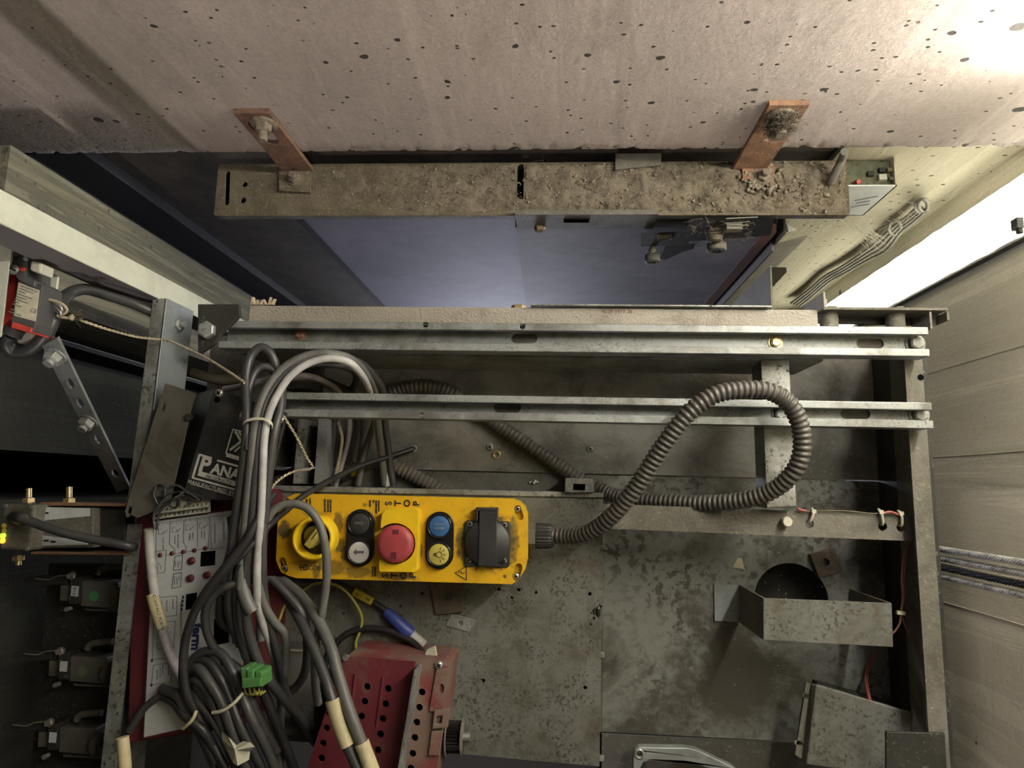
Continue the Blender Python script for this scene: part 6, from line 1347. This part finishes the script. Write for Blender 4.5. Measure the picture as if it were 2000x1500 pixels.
mb = MB(); mb.tube(smooth_path([P(30, 1010, .19), P(45, 1013, .205), P(80, 1026, .205), P(130, 1042, .2), P(190, 1055, .19), P(250, 1066, .18), P(262, 1068, .165)], 6), .0052, 12, rf=lambda i: .0072 if i < 8 else .0050); t.add('cable', mb, 'rubber')
for q, m_ in (((8, 1027), 'yellow_sl'), ((8, 1037), 'yellow_sl'), ((7, 1046), 'led_g'), ((6, 1056), 'led_o')):
    p = P(*q, zt); mb = MB(); mb.lathe([(.0030, 0), (.003, .002), (0, .0035)], p, 14); t.add('indicator', mb, m_)
for (x, y0, y1) in ((56, 954, 984), (135, 951, 984), (36, 1084, 1104)):
    a, b = P(x, y0, .155), P(x, y1, .155); mb = MB(); mb.cyl(a, b, .0032, n=10); c = b if y0 < 1000 else a; d = (a - b) if y0 < 1000 else (b - a); mb.hexn(c + d.normalized() * .001, d, .0065, .006); t.add('stud', mb, 'brass')
for q in ((12, 988), (62, 990), (54, 1072)): p = P(*q, zt); mb = MB(); mb.cyl(p, p + UZ * .0015, .0022, n=10); t.add('screw', mb, 'steel')

def clamp(lx, ly, label, txt, dot, z=.10):
    t = T('terminal_clamp', label, 'clamp', P(lx + 40, ly, z - .03), 0, 'terminal clamps by the left beam')
    O = lambda pts, zz: pz([(lx + a, ly + b) for a, b in pts], zz)
    mb = MB(); mb.prism(O([(12, -20), (84, -16), (84, 36), (10, 30)], z), z - .03, z); t.add('block', mb, 'greybox', bevel=.0015)
    mb = MB(); mb.prism(O([(-28, -14), (-8, -10), (-10, 20), (-30, 20)], z - .004), z - .02, z - .004); t.add('end_piece', mb, 'grey_case', bevel=.001)
    mb = MB(); mb.prism(O([(-10, -26), (10, -26), (9, 26), (-11, 26)], z + .004), z - .02, z + .004); t.add('saddle', mb, 'frame_d', bevel=.001)
    mb = MB(); mb.prism(O([(-6, -10), (8, -9), (6, 11), (-8, 10)], z + .0046), z + .0042, z + .0048); w = t.add('white_tag', mb, 'label_w')
    if txt: mb = MB(); text_mb(mb, txt, P(lx, ly, z + .005), Vector((0, 1, 0)), Vector((-1, 0, 0)), .0062); t.add('lettering', mb, 'ink_g', parent=w)
    p = P(lx - 3, ly - 30, z + .002); mb = MB(); mb.cyl(p, p + UZ * .008, .003, n=10); mb.hexn(p, UZ, .005, .004); t.add('screw', mb, 'steel')
    p = P(lx - 8, ly + 34, z - .006); mb = MB(); mb.cyl(p, p + UZ * .008, .0028, n=10); t.add('screw', mb, 'galv_d')
    mb = MB(); mb.prism(O([(-100, -26), (-60, -30), (-14, -24), (-16, -12), (-70, -8), (-100, -14)], z + .002), z - .006, z + .002); t.add('lever', mb, 'plastic_m', bevel=.002)
    mb = MB(); mb.tube(smooth_path([P(lx - 78, ly - 24, z + .004), P(lx - 50, ly - 22, z + .005), P(lx - 36, ly - 28, z + .006), P(lx - 10, ly - 31, z + .006)], 5), .0010, 6); t.add('spring_wire', mb, 'frame')
    if dot: mb = MB(); q = P(lx + 38, ly + 10, z); mb.cyl(q + UZ * .0001, q + UZ * .0006, .0064, n=22); t.add('round_sticker', mb, dot)
    p = P(lx + 92, ly + 12, z - .01); mb = MB(); mb.lathe([(.004, -.004), (.014, -.004), (.014, .004), (.004, .004)], p, 22, (.95, 0, .3)); t.add('wheel', mb, 'grey_case')
    mb = MB(); mb.tube(smooth_path([P(lx + 46, ly - 32, z - .01), P(lx + 56, ly - 44, z - .01), P(lx + 96, ly - 48, z - .01)], 5), .004, 8); t.add('hook', mb, 'frame'); mb = MB(); mb.prism(O([(20, 34), (94, 38), (94, 42), (20, 38)], z - .01), z - .02, z - .01); t.add('bracket', mb, 'frame')
clamp(146, 1154, 'grimy clamp tagged F1B with green round sticker by the left beam', 'F1B', 'green_dot')
clamp(124, 1301, 'grimy clamp with blank tag and faded olive sticker, below the F1B clamp', '', 'olive_dot')
clamp(103, 1440, 'lowest grimy clamp with blank tag and no sticker at left', '', None)
# carrier plate of the clamps
mb = MB(); mb.prism(pz([(96, 1100), (240, 1100), (215, 1500), (60, 1500)], .066), .060, .066); single('clamp_rail', 'dark flat rail carrying the clamps beside the left beam', 'rail', mb, 'frame_d')

# ring screw holding the end of the slanting black cable
p = P(808, 876, 0); mb = MB(); mb.lathe([(.0022, 0), (.0024, .002), (.0048, .0022), (.0052, 0)], p, 18); single('ring_screw', 'small grey ring screw at the tip of the slanting black cable', 'screw', mb, 'galv_d')
p = P(688, 922, .012); mb = MB(); mb.prism(pz([(683, 913), (692, 917), (696, 922), (691, 931), (684, 930), (687, 922)], .012), .004, .012); single('yellow_scrap', 'tiny yellow plastic scrap between the cables below the strut', 'scrap', mb, 'yellow_sl', bevel=.001)
